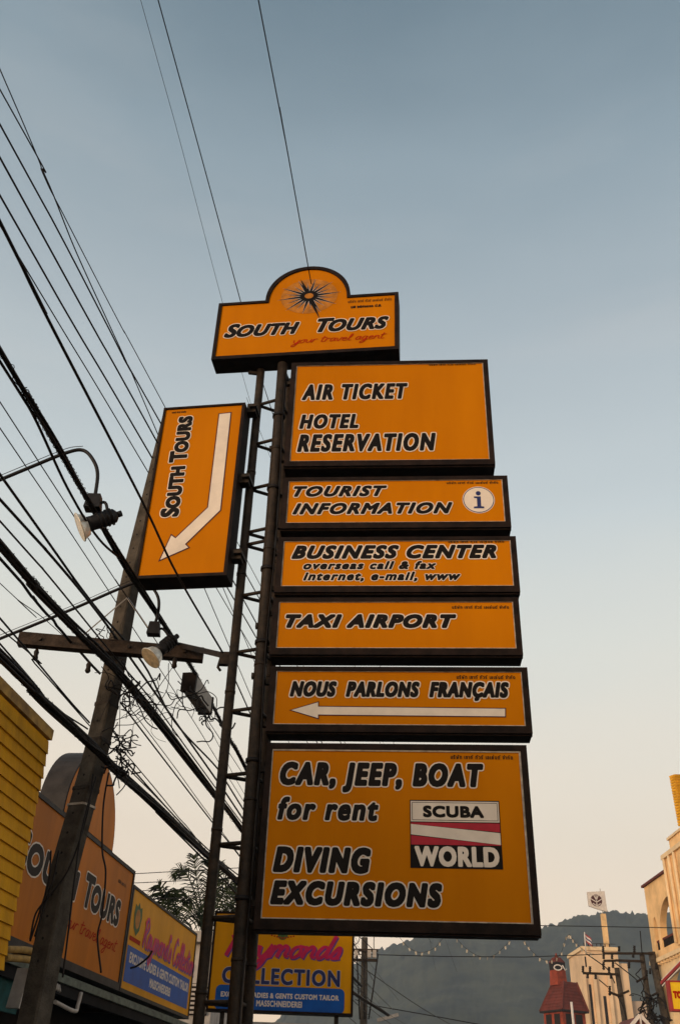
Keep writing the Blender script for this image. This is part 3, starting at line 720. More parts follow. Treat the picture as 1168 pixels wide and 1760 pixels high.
# junction box hung on the bundle
D = (PZ(355, 1215, 5.3) - PZ(325, 1163, 5.3)); a_ = PZ(326, 1170, 5.28); b_ = PZ(354, 1210, 5.26)
jb = thing('junction_box', a_, 'long grey junction box hanging on cables between the crossarm and the pylon', 'junction box')
dr = (b_ - a_).normalized(); up_ = Vector((0, 0, 1)); sx = dr.cross(up_).normalized()
b = MB(); b.bar(a_ + Vector((0,0,-.02)), b_ + Vector((0,0,-.02)), .13, .17); b.build('cover', GREYBOX, jb)
b = MB(); b.bar(a_ - dr*.03 + Vector((0,0,-.02)), a_ + dr*.01 + Vector((0,0,-.02)), .15, .20); b.build('end_cap', FRAME, jb); b = MB(); b.bar(b_ - dr*.01 + Vector((0,0,-.02)), b_ + dr*.02 + Vector((0,0,-.02)), .15, .19); b.build('end_cap', FRAME, jb)
b = MB(); b.bar(a_.lerp(b_, .2) + Vector((0,0,.06)), a_.lerp(b_, .2) + Vector((0,0,.14)), .03); b.bar(a_.lerp(b_, .8) + Vector((0,0,.06)), a_.lerp(b_, .8) + Vector((0,0,.14)), .03); b.build('hanger', STEEL, jb)

# ------------------------------------------------------------------ floodlights on gooseneck pipes
def flood(Y, pipe, head, mouth, label, r, sc, off):
    P = [PY(*p, Y) for p in pipe]
    d = (P[0]-P[1]).normalized(); P.insert(0, P[0] + d*1.6)
    t = thing('floodlight', P[0], label, 'floodlight', 'gooseneck floodlights')
    b = MB(); b.tube([P[0]] + catmull(P[1:], 8), r, 12); o = b.build('gooseneck_pipe', LAMPBLACK, t)
    b = MB(); b.tube(catmull([q + Vector((0, -.02, r + .012)) for q in P[:-3]], 6), .003, 5); b.build('lamp_cable', CABLE, o)
    e = P[-1]
    b = MB(); b.bar(e + Vector((0,0,.03)), e + Vector((.0,0,-.10*sc)), .10*sc, .08*sc, w2=.13*sc, h2=.10*sc); b.build('junction_cap', LAMPBLACK, t)
    H = PY(*head, Y); M_ = PY(*mouth, Y - off); ax = (M_ - H).normalized()
    # yoke
    b = MB(); b.tube(catmull([e + Vector((.02,0,-.05*sc)), e + Vector((.09*sc,0,-.03*sc)), H - ax*.03 + Vector((.04*sc,0,.06*sc))], 5), .013*sc, 7); b.build('yoke', LAMPBLACK, t)
    L_ = (M_ - H).length
    b = MB(); b.tube([H - ax*.16*sc, H - ax*.14*sc, H - ax*.05*sc, H + ax*.04*sc, H + ax*.09*sc], [.035*sc, .058*sc, .066*sc, .06*sc, .064*sc], 14)
    b.tube([H - ax*.16*sc, H - ax*.20*sc], .026*sc, 8)
    for kk in range(4):
        c = H - ax*(.12 - kk*.035)*sc; b.tube([c, c + ax*.012*sc], .072*sc, 14)
    b.build('lamp_housing', LAMPBLACK, t)
    b = MB(); b.tube([H + ax*.09*sc, H + ax*(L_*.6), M_], [.06*sc, .085*sc, .112*sc], 20, cap=False); b.build('reflector', CHROME, t)
    b = MB(); b.tube([M_ - ax*.006, M_ + ax*.004], .113*sc, 20); b.build('lamp_glass', GLASSY, t)
    b = MB(); x = ax.cross(Vector((0,0,1))).normalized(); y = x.cross(ax)
    b.tube([M_ + (x*cos(a)+y*sin(a))*.116*sc for a in [2*pi*i/24 for i in range(25)]], .006*sc, 6); b.build('rim', CHROME, t)
flood(6.0, [(0,825),(60,800),(115,778),(143,774),(160,790),(168,815),(163,858)], (168,896), (138,906), 'nearer floodlight on a bent black pipe, high at the left edge', .0145, .95, .02)
flood(7.6, [(0,1098),(120,1049),(225,1004),(252,1002),(270,1022),(273,1045),(266,1076)], (282,1112), (259,1131), 'further floodlight on a bent black pipe, hanging in front of the crossarm', .014, .88, .05)

# ------------------------------------------------------------------ yellow boarded box at the left edge
YF = R(83.87)
def PS(x, y, x0, k=.1074):
    r = ray(x, y); return EYE + r * (x0 / (r.x - k * r.y))
c_ = PY(87, 1255, 8.0); x0s = c_.x - .1074 * 8.0
fd = Vector((sin(R(6.13)), cos(R(6.13)), 0)); fn = Vector((cos(R(6.13)), -sin(R(6.13)), 0))
zt = c_.z; zb = PS(7, 1667, x0s).z
ybx = thing('boarded_sign_back', (c_.x - .3, 6.5, zb), 'yellow boarded box with overlapping planks at the left edge', 'boarded box')
L_ = 4.6; nP = 17; hp = (zt - .10 - zb) / nP
shared = None
for i in range(nP):
    z0 = zb + i*hp; b = MB()
    A0, A1 = c_ - fd*L_, c_
    A0 = Vector((A0.x, A0.y, 0)); A1 = Vector((A1.x, A1.y, 0))
    dz = random.uniform(-.0015, .0015)
    vs = []
    for P_ in (A0, A1 - fd*random.uniform(0, .006)):
        for off, z in ((.026+dz, z0 - .012), (.008, z0 + hp - .004), (-.012, z0 + hp - .004), (-.006, z0 - .012)):
            vs.append(P_ + fn*off + Vector((0,0,z)))
    b.add(vs, [(0,1,2,3)[::-1],(4,5,6,7),(0,4,5,1)[::-1],(1,5,6,2)[::-1],(2,6,7,3)[::-1],(3,7,4,0)[::-1]])
    b.build('plank', YSIDE, ybx)
b = MB(); A1 = Vector((c_.x, c_.y, 0)); 
b.bar(A1 - fd*L_ + Vector((0,0,zt-.045)) + fn*.005, A1 + Vector((0,0,zt-.045)) + fn*.005 + fd*.01, .05, .09); b.build('capping', YCAP, ybx)
b = MB()
for k_, (z_a, z_b) in enumerate(((zb-.02, zt-.1),)):
    vs = []
    for o_, f_ in ((-.013, 0), (-.9, 0), (-.9, -L_), (-.013, -L_)):
        q_ = A1 + fn*o_ + fd*(f_ - .012); vs.append(q_ + Vector((0,0,z_a)))
    vs += [v + Vector((0,0,z_b - z_a)) for v in vs]
    b.add(vs, [(0,1,2,3),(4,7,6,5),(0,4,5,1),(1,5,6,2),(2,6,7,3),(3,7,4,0)])
b.build('box_core', YCAP, ybx)

# ------------------------------------------------------------------ big domed shop sign on the left fascia
X0F = -4.58
OF = Vector((X0F, 0, 0))
fs_ = Sign('shop_fascia_sign', YF, OF, 0, 0, 'big weathered orange shop sign with a dome, half hidden behind the utility pole', 'sign')
fe = fs_.uv(227, 1501); fb = fs_.uv(204, 1690); fbl = fs_.uv(113, 1650); f0 = fs_.uv(0, 1395)
fu1 = (fe[0]+fb[0])/2; fv0 = (fb[1]+fbl[1])/2; fv1 = fe[1]
dR = fs_.uv(191, 1466)[0]; dL = fs_.uv(106, 1393)[0]; dt = fs_.uv(148, 1281)[1]
fu0 = dL - 3.2
cu0 = (dR + dL)/2 + .0; rD = (dR - dL)/2; hD = dt - fv1
fs_.uc = (fu0+fu1)/2; fs_.vb = fv0; L = fs_.o + fs_.d*fs_.uc; L.z = fs_.vb; fs_.e.location = L
box_o = rect(fu0-.05, fu1+.05, fv0-.1, fv1+.05)
fs_.cabinet(box_o, rect(fu0, fu1, fv0, fv1), .35, ORANGE2, False, GREYSIDE)
dm = [(cu0 + rD*cos(t), fv1 + .052 + hD*sin(t)) for t in [pi*i/28 for i in range(29)]]
fs_.shape('dome_body', dm, GREYSIDE, y=-.018, y1=.33)
fs_.shape('dome_face', [(cu0 + (rD-.03)*cos(t), fv1 + .06 + (hD-.04)*sin(t)) for t in [pi*i/28 for i in range(29)]], ORANGE2, y=-.024)
Z8 = lambda x, y: (x/3.435, 1440 + y/3.435)
tb = fs_.uv(*Z8(475,408)); te = fs_.uv(*Z8(692,532)); tt = fs_.uv(*Z8(500,180))
letters(fs_, 'TOURS', tb[0], fs_.uv(*Z8(716,380))[0], tb[1], tt[1], .028, .018, shear=.12, small=.8, space=1.12)
ob_ = fs_.uv(*Z8(180,232)); 
Tw = fs_.uv(*Z8(716,380))[0] - tb[0]
oc = [fs_.uv(*Z8(230,35)), fs_.uv(*Z8(205,232)), fs_.uv(*Z8(178,150))[0], fs_.uv(*Z8(282,140))[0]]
u_o0, u_o1 = oc[2], oc[3]
letters(fs_, 'SOUTH', u_o0 - (u_o1-u_o0)*.98, u_o0 + (u_o1-u_o0)*3.3, tb[1] - .0, tt[1], .028, .018, shear=.12, small=.8, space=1.12)
script_text(fs_, 'script_lettering', 'your travel agent', REDINK, fs_.uv(*Z8(345,520))[0], fs_.uv(*Z8(690,640))[0], fs_.uv(*Z8(680,660))[1]-.03, fs_.uv(*Z8(500,520))[1]+.06, .022)
print_text(fs_, 'small_print', THAI[:16], BLACKINK, *T2(fs_, Z8(695,262), Z8(742,275)), bold=.002, shear=0, y=-.009)

# ------------------------------------------------------------------ tailor sign on the fascia, next along
f2 = Sign('tailor_fascia_sign', YF, OF, 0, 0, 'yellow tailor sign with blue band on the left fascia, beside the big orange shop sign', 'sign')
a = [f2.uv(*q_) for q_ in [(230,1524),(339,1612),(319,1746),(204,1696)]]
g0 = (a[0][0]+a[3][0])/2; g1 = (a[1][0]+a[2][0])/2; h1 = (a[0][1]+a[1][1])/2; h0 = (a[2][1]+a[3][1])/2
f2.uc = (g0+g1)/2; f2.vb = h0; L = f2.o + f2.d*f2.uc; L.z = f2.vb; f2.e.location = L
f2.cabinet(rect(g0-.02, g1+.04, h0-.05, h1+.04), rect(g0+.03, g1, h0, h1), .3, YEL, False, GREYSIDE)
bw = f2.shape('blue_band', rect(g0+.12, g1-.16, f2.uv(217,1684)[1]*0 + h0+.10, h0 + (h1-h0)*.43), BLUEPANEL, -.010)
print_text(f2, 'lettering', 'EXCLUSIVE LADIES & GENTS CUSTOM TAILOR', WHITEINK, g0+.28, g1-.22, h0+(h1-h0)*.27, h0+(h1-h0)*.375, .008, -.0115, 0, 1.1, parent=bw)
print_text(f2, 'lettering', 'MASSCHNEIDEREI', WHITEINK, g0+1.55, g1-1.5, h0+(h1-h0)*.125, h0+(h1-h0)*.22, .008, -.0115, 0, 1.1, parent=bw)
su0, su1 = f2.uv(247,1600)[0], f2.uv(334,1650)[0]
for m_, du, dv, yy in ((VIOLETINK, .03, -.03, -.0100), (PINKINK, 0, 0, -.0120)):
    script_text(f2, 'script_lettering', "Raymond's Collection", m_, su0, su1, h0+(h1-h0)*.50, h0+(h1-h0)*.80, .050, yy, du=du, dv=dv)
eu = f2.uv(236, 1580)
em = f2.shape('crest', [(eu[0]+.26*x, eu[1]+.24*y) for x, y in ((0,-1),(.6,-.6),(.85,.2),(.7,.8),(.3,.7),(0,1),(-.3,.7),(-.7,.8),(-.85,.2),(-.6,-.6))], GREENINK, -.010)
f2.shape('crest_shield', circ(eu[0], eu[1], .13, .14, 20), OLIVE, -.0112, em)
f2.shape('crest_ribbon', rect(eu[0]-.3, eu[0]+.3, eu[1]-.33, eu[1]-.27), REDINK, -.010, em)

# ------------------------------------------------------------------ second tailor sign, facing the viewer
f3 = Sign('tailor_sign_box', R(.4), (0, 15, 0), 0, 0, 'yellow tailor sign box behind the pylon foot with pink script, COLLECTION and blue band', 'sign')
a = [f3.uv(*q_) for q_ in [(374,1568),(607,1580),(601,1742),(357,1733)]]
g0 = (a[0][0]+a[3][0])/2; g1 = (a[1][0]+a[2][0])/2; h1 = (a[0][1]+a[1][1])/2; h0 = (a[2][1]+a[3][1])/2
f3.uc = (g0+g1)/2; f3.vb = h0-.03; L = f3.o + f3.d*f3.uc; L.z = f3.vb; f3.e.location = L
f3.cabinet(rect(g0-.03, g1+.03, h0-.03, h1+.03), rect(g0, g1, h0, h1), .25, YEL, False, FRAME)
u0_, u1_, v0_, v1_ = T2(f3, (368,1735), (592,1700))
rr = .07; lp = []
for cx_, cy_, a0_ in ((u1_-rr, v0_+rr, -90), (u1_-rr, v1_-rr, 0), (u0_+rr, v1_-rr, 90), (u0_+rr, v0_+rr, 180)):
    lp += [(cx_ + rr*cos(R(a0_+t)), cy_ + rr*sin(R(a0_+t))) for t in range(0, 91, 15)]
bw = f3.shape('blue_band', lp, BLUEPANEL, -.010)
print_text(f3, 'lettering', 'EXCLUSIVE LADIES & GENTS CUSTOM TAILOR', WHITEINK, f3.uv(379,1715)[0], f3.uv(582,1710)[0], f3.uv(480,1716.5)[1], f3.uv(480,1707.5)[1], .0035, -.0115, 0, 1.1, parent=bw)
print_text(f3, 'lettering', 'MASSCHNEIDEREI', WHITEINK, f3.uv(440,1730)[0], f3.uv(519,1720)[0], f3.uv(480,1731)[1], f3.uv(480,1720.5)[1], .0035, -.0115, 0, 1.1, parent=bw)
u0_, u1_, v0_, v1_ = T2(f3, (388,1642), (584,1609))
script_text(f3, 'script_lettering', 'Raymonds', VIOLETINK, u0_, u1_, v0_, v1_, .055, -.0100, slant=.35, du=.014, dv=-.016)
script_text(f3, 'script_lettering', 'Raymonds', PINKINK, u0_, u1_, v0_, v1_, .050, -.0120, slant=.35)
letters(f3, 'COLLECTION', *T2(f3, (380,1690), (585,1668)), .0105, .006, shear=0, space=1.18, ink=VIOLETINK if False else BLUEINK, under=PALEBLUE)
eu = f3.uv(486, 1607)
em = f3.shape('crest', circ(eu[0], eu[1], .075, .07, 14), GREENINK, -.010)
for k_ in range(-4, 5):
    f3.shape('crest_leaf', circ(eu[0] + k_*.04, eu[1] - .045 + abs(k_)*.008, .014, .012, 8), REDINK, -.0105, em)
b = MB()
for dx in (g0+.2, g1-.2): b.box(f3.l(dx-.03, h0-.03-(h0-.03), .05), f3.l(dx+.03, h0-.032, .11))
b.build('support_post', STEEL, f3.e, local=True)

# ------------------------------------------------------------------ shop row under the left signs
def sheet(u0, u1, z0, z1, o0, o1):
    """block on the street-side: u along the street from y=0 line, offsets towards the street"""
    b = MB(); vs = []
    for z in (z0, z1):
        for u, o_ in ((u0, o0), (u1, o0), (u1, o1), (u0, o1)): vs.append(OF + fd*u + fn*o_ + Vector((0,0,z)))
    return b.add(vs, [(0,1,2,3)[::-1],(4,5,6,7),(0,1,5,4),(1,2,6,5),(2,3,7,6),(3,0,4,7)])
ZA = 2.93
bu = thing('shop_row', OF + fd*12 - fn*3, 'dark shop row under the big signs on the left', 'building')
sheet(2, 19.0, 0, ZA+.0, -6, -.5).build('wall', DARK, bu)
sheet(2, 19.0, ZA+.002, 4.3, -6, -.62).build('upper_wall', GREYSIDE, bu)
sheet(-55, 5.5, 0, 5.2, -7, -.6).build('unseen_shade_block', GREYSIDE, bu)  # unseen stretch of row behind the camera, added and sized to shade lower signs
aw = thing('awning', OF + fd*12, 'dark tin awning with a pale greenish edge below the left shop signs', 'awning')
sheet(9.5, 21.6, ZA-.10, ZA-.03, .18, .24).build('edge_strip', TIN, aw)
sheet(9.5, 21.6, ZA-.22, ZA-.104, .16, .21).build('valance', DARK, aw)
b = sheet(9.5, 21.6, ZA-.028, ZA+.0, -.5, .2); b.build('roof_sheet', TIN, aw)
for i in range(4):
    sheet(12.9+i*2.4, 12.95+i*2.4, ZA-.16, ZA-.105, -.5, .155).build('rafter', STEEL, aw)
sheet(9.5, 19, 0.2, ZA-.25, -.48, -.44).build('shutter', DARK, bu)
# teal board, white post, gutter pieces near the siding corner
b = sheet(9.4, 11.35, 2.42, 2.82, .10, .14); tag(b.build('teal_board', TEAL), 'teal painted board under the yellow planks', 'board')
P_ = [PS(68, 1680, X0F+.45), PS(38, 1735, X0F+.45)]
pst = thing('sign_stay', P_[1], 'grey white flat post hanging below the yellow planks', 'post')
b = MB(); b.bar(PS(42,1665,X0F+.45), PS(22,1733,X0F+.45), .13, .03, up=fd); b.build('flat_post', GREYBOX, pst)
b = MB(); b.bar(PS(62,1672,X0F+.43), PS(48,1712,X0F+.43), .10, .03, up=fd); b.build('side_plate', GREYBOX, pst)
for i, (pts, lb) in enumerate((([(8,1632),(45,1633),(62,1640),(68,1652)], 'upper of two yellow pipes ending below the big shop sign'), ([(8,1646),(40,1648),(62,1652)], 'lower of two yellow pipes ending below the big shop sign'))):
    b = MB(); b.tube(catmull([PS(*q_, X0F+.5) for q_ in pts], 6), .035, 10); tag(b.build('yellow_pipe', YCAP), lb, 'pipe', 'yellow pipe ends')
b = MB(); b.tube(catmull([PS(*q_, X0F+.6) for q_ in ((95,1722),(128,1738),(134,1728),(140,1706))], 4), .022, 8); tag(b.build('bent_pipe', GREYBOX), 'pale bent pipe hooked under the awning beside the pole', 'pipe')
b = MB()
c0_ = [PS(70+i*3.2, 1676+i*1.7, X0F+.35) for i in range(11)]
for i, q_ in enumerate(c0_): b.tube([q_, q_ + Vector((.03,-.02,-.07))], .012, 6)
tag(b.build('cable_clamp_row', GREYBOX), 'row of pale clamp loops on the awning edge left of the pole', 'clamps')

# building with louvres beyond the tailor sign
lb_ = thing('louvred_house', PY(330, 1700, 24) * 1, 'pale house with louvred window seen between the tailor sign and the pylon', 'house')
yy = 26.0
def pbox(x0, y0, x1, y1, Y, dep, m, nm, par, inset=0.0):
    a_, b_ = PY(x0, y0, Y), PY(x1, y1, Y); bb = MB(); bb.box((a_.x, Y+inset, b_.z), (b_.x, Y+dep, a_.z)); return bb.build(nm, m, par)
lb_.location = (PY(330,1700,yy).x, yy, 0)
a_ = PY(318, 1602, yy); c2 = PY(352, 1700, yy)
bb = MB(); bb.box((a_.x-3, yy, 0), (c2.x+.2, yy+6, a_.z-.25)); bb.build('wall', WHITEWALL, lb_)
bb = MB(); bb.box((a_.x-3.2, yy-.25, a_.z-.245), (c2.x+.5, yy+6.2, a_.z)); bb.build('roof_slab', WHITEWALL, lb_)
wz0, wz1 = PY(330,1745,yy).z, PY(330,1690,yy).z
bb = MB(); bb.box((a_.x-.3, yy-.03, wz0), (c2.x+.1, yy-.005, wz1)); wn = bb.build('window', BROWNW, lb_)
for i in range(7):
    z = wz0 + (i+.3)*(wz1-wz0)/7; bb = MB(); bb.box((a_.x-.28, yy-.09, z), (c2.x+.08, yy-.035, z+.05)); bb.build('louvre', GREYBOX, wn)
# white structure glimpsed under the second tailor sign
w2 = thing('low_white_building', (PY(520,1755,30).x, 30, 0), 'low pale building with dark windows under the second tailor sign', 'building')
a_ = PY(420, 1752, 30); c2 = PY(608, 1752, 30)
bb = MB(); bb.box((a_.x, 30, 0), (c2.x, 36, a_.z-.05)); bb.build('wall', WHITEWALL, w2)
for i in range(7):
    x = a_.x + .35 + i*(c2.x-a_.x)/7.2; bb = MB(); bb.box((x, 29.97, a_.z-.9), (x+.3, 29.995, a_.z-.22)); bb.build('window', BROWNW, w2)

# ------------------------------------------------------------------ palms and trees behind
def feather(c, tip, bend, ll, seed, sag=.35):
    """one palm leaf: arched rib from c to tip (bulging by bend) with hanging leaflets on both sides"""
    rnd = random.Random(seed); b = MB(); P = catmull([c, c.lerp(tip, .45) + bend, c.lerp(tip, .8) + bend*.75, tip], 9); n = len(P)
    b.tube(P, [.03*(1-.85*i/(n-1)) for i in range(n)], 5)
    ax = (tip - c).normalized()
    for i in range(3, n):
        for q in range(2):
            if rnd.random() < .3: continue
            p = P[i-1].lerp(P[i], q/2); tn = (P[i] - P[i-1]).normalized(); t = i/n
            pl = tn.cross(Vector((rnd.uniform(-.4,.4), 1, rnd.uniform(-.2,.2)))).normalized()
            for s_ in (1, -1):
                d = (tn*.75 + pl*s_*.62 + Vector((0, rnd.uniform(-.5,.5), -sag*rnd.uniform(.5,1.5)))).normalized(); L_ = ll*(1-.45*abs(2*t-.9))*rnd.uniform(.75,1.1)
                e = p + d*L_*.55; e2 = p + d*L_ + Vector((0,0,-L_*.35*rnd.uniform(.4,1.4))); w_ = tn*.022
                b.add([p-w_, p+w_, e+w_, e-w_, e2], [(0,1,2,3),(3,2,4)])
    return b
def palm(px_, py_, Y, tips, ll, label, seed, sc=1.0):
    rnd = random.Random(seed); c = PY(px_, py_, Y); t = thing('palm_tree', (c.x, Y, 0), label, 'palm tree', 'palm trees behind the signs')
    base = Vector((c.x+.3, Y, 0)); b = MB(); n = 10; b.tube([base.lerp(c, i/n) + Vector((.12*sin(i/n*3), 0, 0)) for i in range(n+1)], [.2 - .08*i/n for i in range(n+1)], 10); b.build('trunk', BARK, t)
    for k_, (dx, dz, bx, bz) in enumerate(tips):
        dy = rnd.uniform(-.8, .8)
        feather(c, c + Vector((dx, dy, dz))*sc, Vector((bx, dy*.2, bz))*sc, ll, seed*50+k_, .25 if dz > 1.5 else .6).build('frond', LEAF, t)
palm(352, 1600, 38, [(-1.35,1.9,-.05,.75),(-.62,2.55,-.1,.3),(-.15,2.6,.05,.15),(.35,2.3,.1,.3),(1.1,1.5,.1,.6),(1.6,.6,.2,.7),(-1.6,.3,-.2,.7),(1.4,-.3,.2,.7)], .62, 'tallest palm crown showing left of the pylon tubes', 4)
palm(285, 1612, 33, [(-.9,1.0,-.05,.4),(-.35,1.5,0,.25),(.2,1.5,.05,.25),(.8,1.0,.1,.4),(1.2,.4,.2,.5),(-1.2,.3,-.2,.5),(.0,1.1,0,.5)], .55, 'low palm crown just above the left tailor sign', 7)
palm(392, 1590, 41, [(-1.1,.9,0,.7),(.8,1.2,.1,.6),(-.3,1.6,0,.4),(1.3,.2,.1,.8),(-1.3,.1,0,.7),(.3,1.3,.1,.5)], .7, 'drooping palm crown seen between the pylon tubes', 9)
def leafy(c, rad, n, label, seed, trunk=True):
    rnd = random.Random(seed); c = Vector(c); t = thing('leafy_tree', (c.x, c.y, 0), label, 'tree', 'broad trees behind the signs')
    b = MB(); b.tube([(c.x, c.y, 0), (c.x+.2, c.y, c.z*.5), (c.x, c.y, c.z)], [.25,.2,.12], 8)
    for i in range(5):
        a = i*1.3; b.tube([(c.x+.1, c.y, c.z*.7), (c.x+cos(a)*rad*.6, c.y+sin(a)*rad*.6, c.z+rad*.2*(i%3))], [.1,.04], 6)
    b.build('trunk', BARK, t)
    b = MB(); cl = [c + Vector((rnd.gauss(0,.45)*rad, rnd.gauss(0,.4)*rad, rnd.gauss(0,.3)*rad)) for _ in range(16)]
    for i in range(n):
        k_ = rnd.choice(cl); d = Vector([rnd.gauss(0,1) for _ in range(3)]).normalized()*rad*.34*rnd.random()**.4
        p = k_ + d; s_ = .13*rnd.uniform(.6,1.4); x = Vector([rnd.gauss(0,1) for _ in range(3)]).normalized(); y = x.cross(Vector([rnd.gauss(0,1) for _ in range(3)])).normalized()
        b.add([p-x*s_, p+y*s_*.5, p+x*s_, p-y*s_*.5], [(0,1,2,3)])
    b.build('crown', LEAF2, t)
la = PY(322, 1600, 36); leafy((la.x, 35, la.z-1.5), 1.5, 4000, 'dark leafy tree between the left tailor sign and the pylon', 2)
lc = PY(250, 1610, 34); leafy((lc.x-1.2, 33, lc.z-.8), 1.4, 2200, 'dark leafy tree hidden low behind the left tailor sign', 6)
# distant thin wires running across behind the palms
for i, (y0, y1) in enumerate(((1501,1494),(1516.5,1511),(1530,1526),(1544,1541))):
    b = MB(); A_, B_ = PY(190, y0+1, 30), PY(352, y1, 30); dd = (B_-A_); A_ = A_ - dd*1.2; B_ = B_ + dd*.9
    b.tube([A_, A_.lerp(B_, .5) + Vector((0,0,-.03)), B_], .012, 5); tag(b.build('distant_wire', CABLE), ['topmost', 'second', 'third', 'lowest'][i] + ' of the level distant wires above the palms', 'wire', 'level wires above the palms')

# ------------------------------------------------------------------ distant crossarm pole behind the sign's lower right corner
dp = thing('transformer_pole', (PY(626,1700,40).x, 40, 0), 'distant pole with double crossarm just right of the second tailor sign', 'utility pole', 'distant utility poles')
xa = PY(626, 1640, 40)
b = MB(); b.tube([(xa.x, 40, 0), (xa.x, 40, xa.z+.6)], [.17, .12], 10); b.build('post', CONC, dp)
for dz, yy in ((.15, 39.85), (-.2, 39.85)):
    b = MB(); b.bar(PY(603,1640,yy)+Vector((0,0,dz)), PY(649,1641,yy)+Vector((0,0,dz)), .1, .1); b.build('crossarm', STEEL, dp)
for i, x in enumerate((612, 634, 643)):
    c = PY(x, 1639, 39.85); b = MB(); b.box((c.x-.07, 39.75, c.z-.15), (c.x+.07, 39.95, c.z+.12)); b.build('clamp', GREYBOX, dp)
for i, (x0_, x1_, z_) in enumerate(((613,618,0),(625,626,0),(649,633,0))):
    b = MB(); b.tube([PY(x0_,1642,39.7), PY((x0_+x1_)/2,1700,39.7), PY(x1_,1752,39.7)], .028, 5); tag(b.build('drop_cable', CABLE), ['left', 'middle', 'right, slanting'][i] + ' drop cable below the distant double crossarm', 'cable', 'drop cables of the distant pole')
for i, (pts) in enumerate(([(606,1600),(628,1620),(649,1640)], [(606,1618),(614,1632),(618,1640)], [(618,1604),(616,1618),(606,1626)], [(643,1600),(642,1622),(643,1640)])):
    b = MB(); b.tube(catmull([PY(*q_, 39.8) for q_ in pts], 4), .016, 5); tag(b.build('jumper_wire', CABLE), ['long slanting', 'short curved', 'looping', 'upright'][i] + ' wire above the distant double crossarm', 'wire', 'jumper wires of the distant pole')
for pts, lb in (([(600,1640),(649,1641),(760,1644),(900,1645),(1035,1640)], 'thin cable spanning the hill just below the big sign'), ([(610,1718),(640,1728),(720,1742),(830,1762),(900,1772)], 'thin cable sloping down across the lower hill'), ([(880,1588),(930,1591),(1000,1592),(1168,1595),(1300,1597)], 'thin cable level across the hill top right of the big sign')):
    b = MB(); b.tube([PY(*q_, 44) for q_ in pts], .018, 5); tag(b.build('span_cable', CABLE), lb, 'cable', 'cables across the hill')
b = MB(); b.bar(PY(648,1754,42), PY(684,1744,42), .22, .12); tag(b.build('roof_ridge', WHITEWALL), 'pale slanted roof edge low beside the distant pole', 'roof edge')

# ------------------------------------------------------------------ string of little flags across the street
bt = thing('pennant_string', PY(700,1620,48), 'string of small pale pennants looping in front of the hill', 'bunting')
segs = [[(660,1590),(680,1604),(700,1627),(722,1637),(745,1630),(760,1613)], [(783,1612),(800,1630),(822,1643),(846,1643),(865,1628),(880,1612)], [(895,1608),(905,1625),(925,1645),(945,1651),(962,1640),(972,1612),(978,1606)], [(978,1606),(988,1620),(1005,1635),(1020,1640)]]
fl = None; fi = 0
for sgm in segs:
    C = catmull([PY(*q_, 48) for q_ in sgm], 8); b = MB(); b.tube(C, .008, 4); b.build('string', CABLE, bt)
    for q_ in C[1::4]:
        if fl is None:
            b = MB(); b.add([(-.045,0,0),(.045,0,0),(.03,.03,-.14),(-.03,.02,-.15)], [(0,1,2,3)]); b.add([(-.045,.004,0),(.045,.004,0),(.03,.034,-.14),(-.03,.024,-.15)], [(3,2,1,0)]); fl = b.build('pennant', mat('faded_pennant_cloth', (.50,.45,.37), .8, .2, 5), bt, local=True); o = fl
        else: o = fl.copy(); COL.objects.link(o); o.parent = bt
        o.location = q_ - bt.location; o.rotation_euler = (random.uniform(-.3,.3), random.uniform(-.3,.3), random.uniform(-.8,.8))

# ------------------------------------------------------------------ red turret house
YC = 110.
def q3(x, y, Y=113.): return PY(x, y, Y)
rc = thing('red_turret_house', (q3(970,1740).x, YC+2, 0), 'red turret house with a steep red roof and small belfry, in front of the hill', 'building')
eL_, eR_ = q3(931,1744), q3(1009,1733); ez = (eL_.z+eR_.z)/2; cx = (eL_.x+eR_.x)/2; hw = (eR_.x-eL_.x)/2
tz = q3(970,1689).z; tw = (q3(988,1689).x - q3(951,1690).x)/2; tx_ = (q3(988,1689).x + q3(951,1690).x)/2
ang_ = R(28)
def ringpt(cx, cy, hw, z, a=ang_): return [Vector((cx + hw*(x*cos(a)-y*sin(a)), cy + hw*(x*sin(a)+y*cos(a)), z)) for x, y in ((-1,-1),(1,-1),(1,1),(-1,1))]
cyy = YC + 3
def frust(cx0, h0_, z0, cx1, h1_, z1, m, nm, par, a=ang_):
    b = MB(); v = ringpt(cx0, cyy, h0_, z0, a) + ringpt(cx1, cyy, h1_, z1, a)
    b.add(v, [(3,2,1,0),(4,5,6,7),(0,1,5,4),(1,2,6,5),(2,3,7,6),(3,0,4,7)]); return b.build(nm, m, par)
hw2 = hw/1.38; tw2 = tw/1.34
frust(cx-.1, hw2*.86, 0, cx-.1, hw2*.86, ez-.0, REDWALL, 'wall', rc)
rf = frust(cx-.1, hw2, ez+.002, tx_, tw2, tz, REDTILE, 'roof', rc)
frust(cx-.1, hw2*1.03, ez-.18, cx-.1, hw2*1.03, ez, BROWNW, 'eaves', rc)
for i in range(4):
    v0_, v1_ = ringpt(cx-.1, cyy, hw2+.03, ez)[i], ringpt(tx_, cyy, tw2+.03, tz+.03)[i]
    b = MB(); b.bar(v0_, v1_, .16); b.build('hip_cap', REDTILE, rf)
for i in range(1, 9):
    t_ = i/9; zc_ = ez + (tz-ez)*t_; hc = hw2 + (tw2-hw2)*t_ + .02; xc_ = (cx-.1) + (tx_-(cx-.1))*t_
    v = ringpt(xc_, cyy, hc, zc_); b = MB()
    for k_ in (0, 3): b.bar(v[k_], v[(k_+1)%4], .05, .07)
    b.build('roof_course', REDTILE, rf)
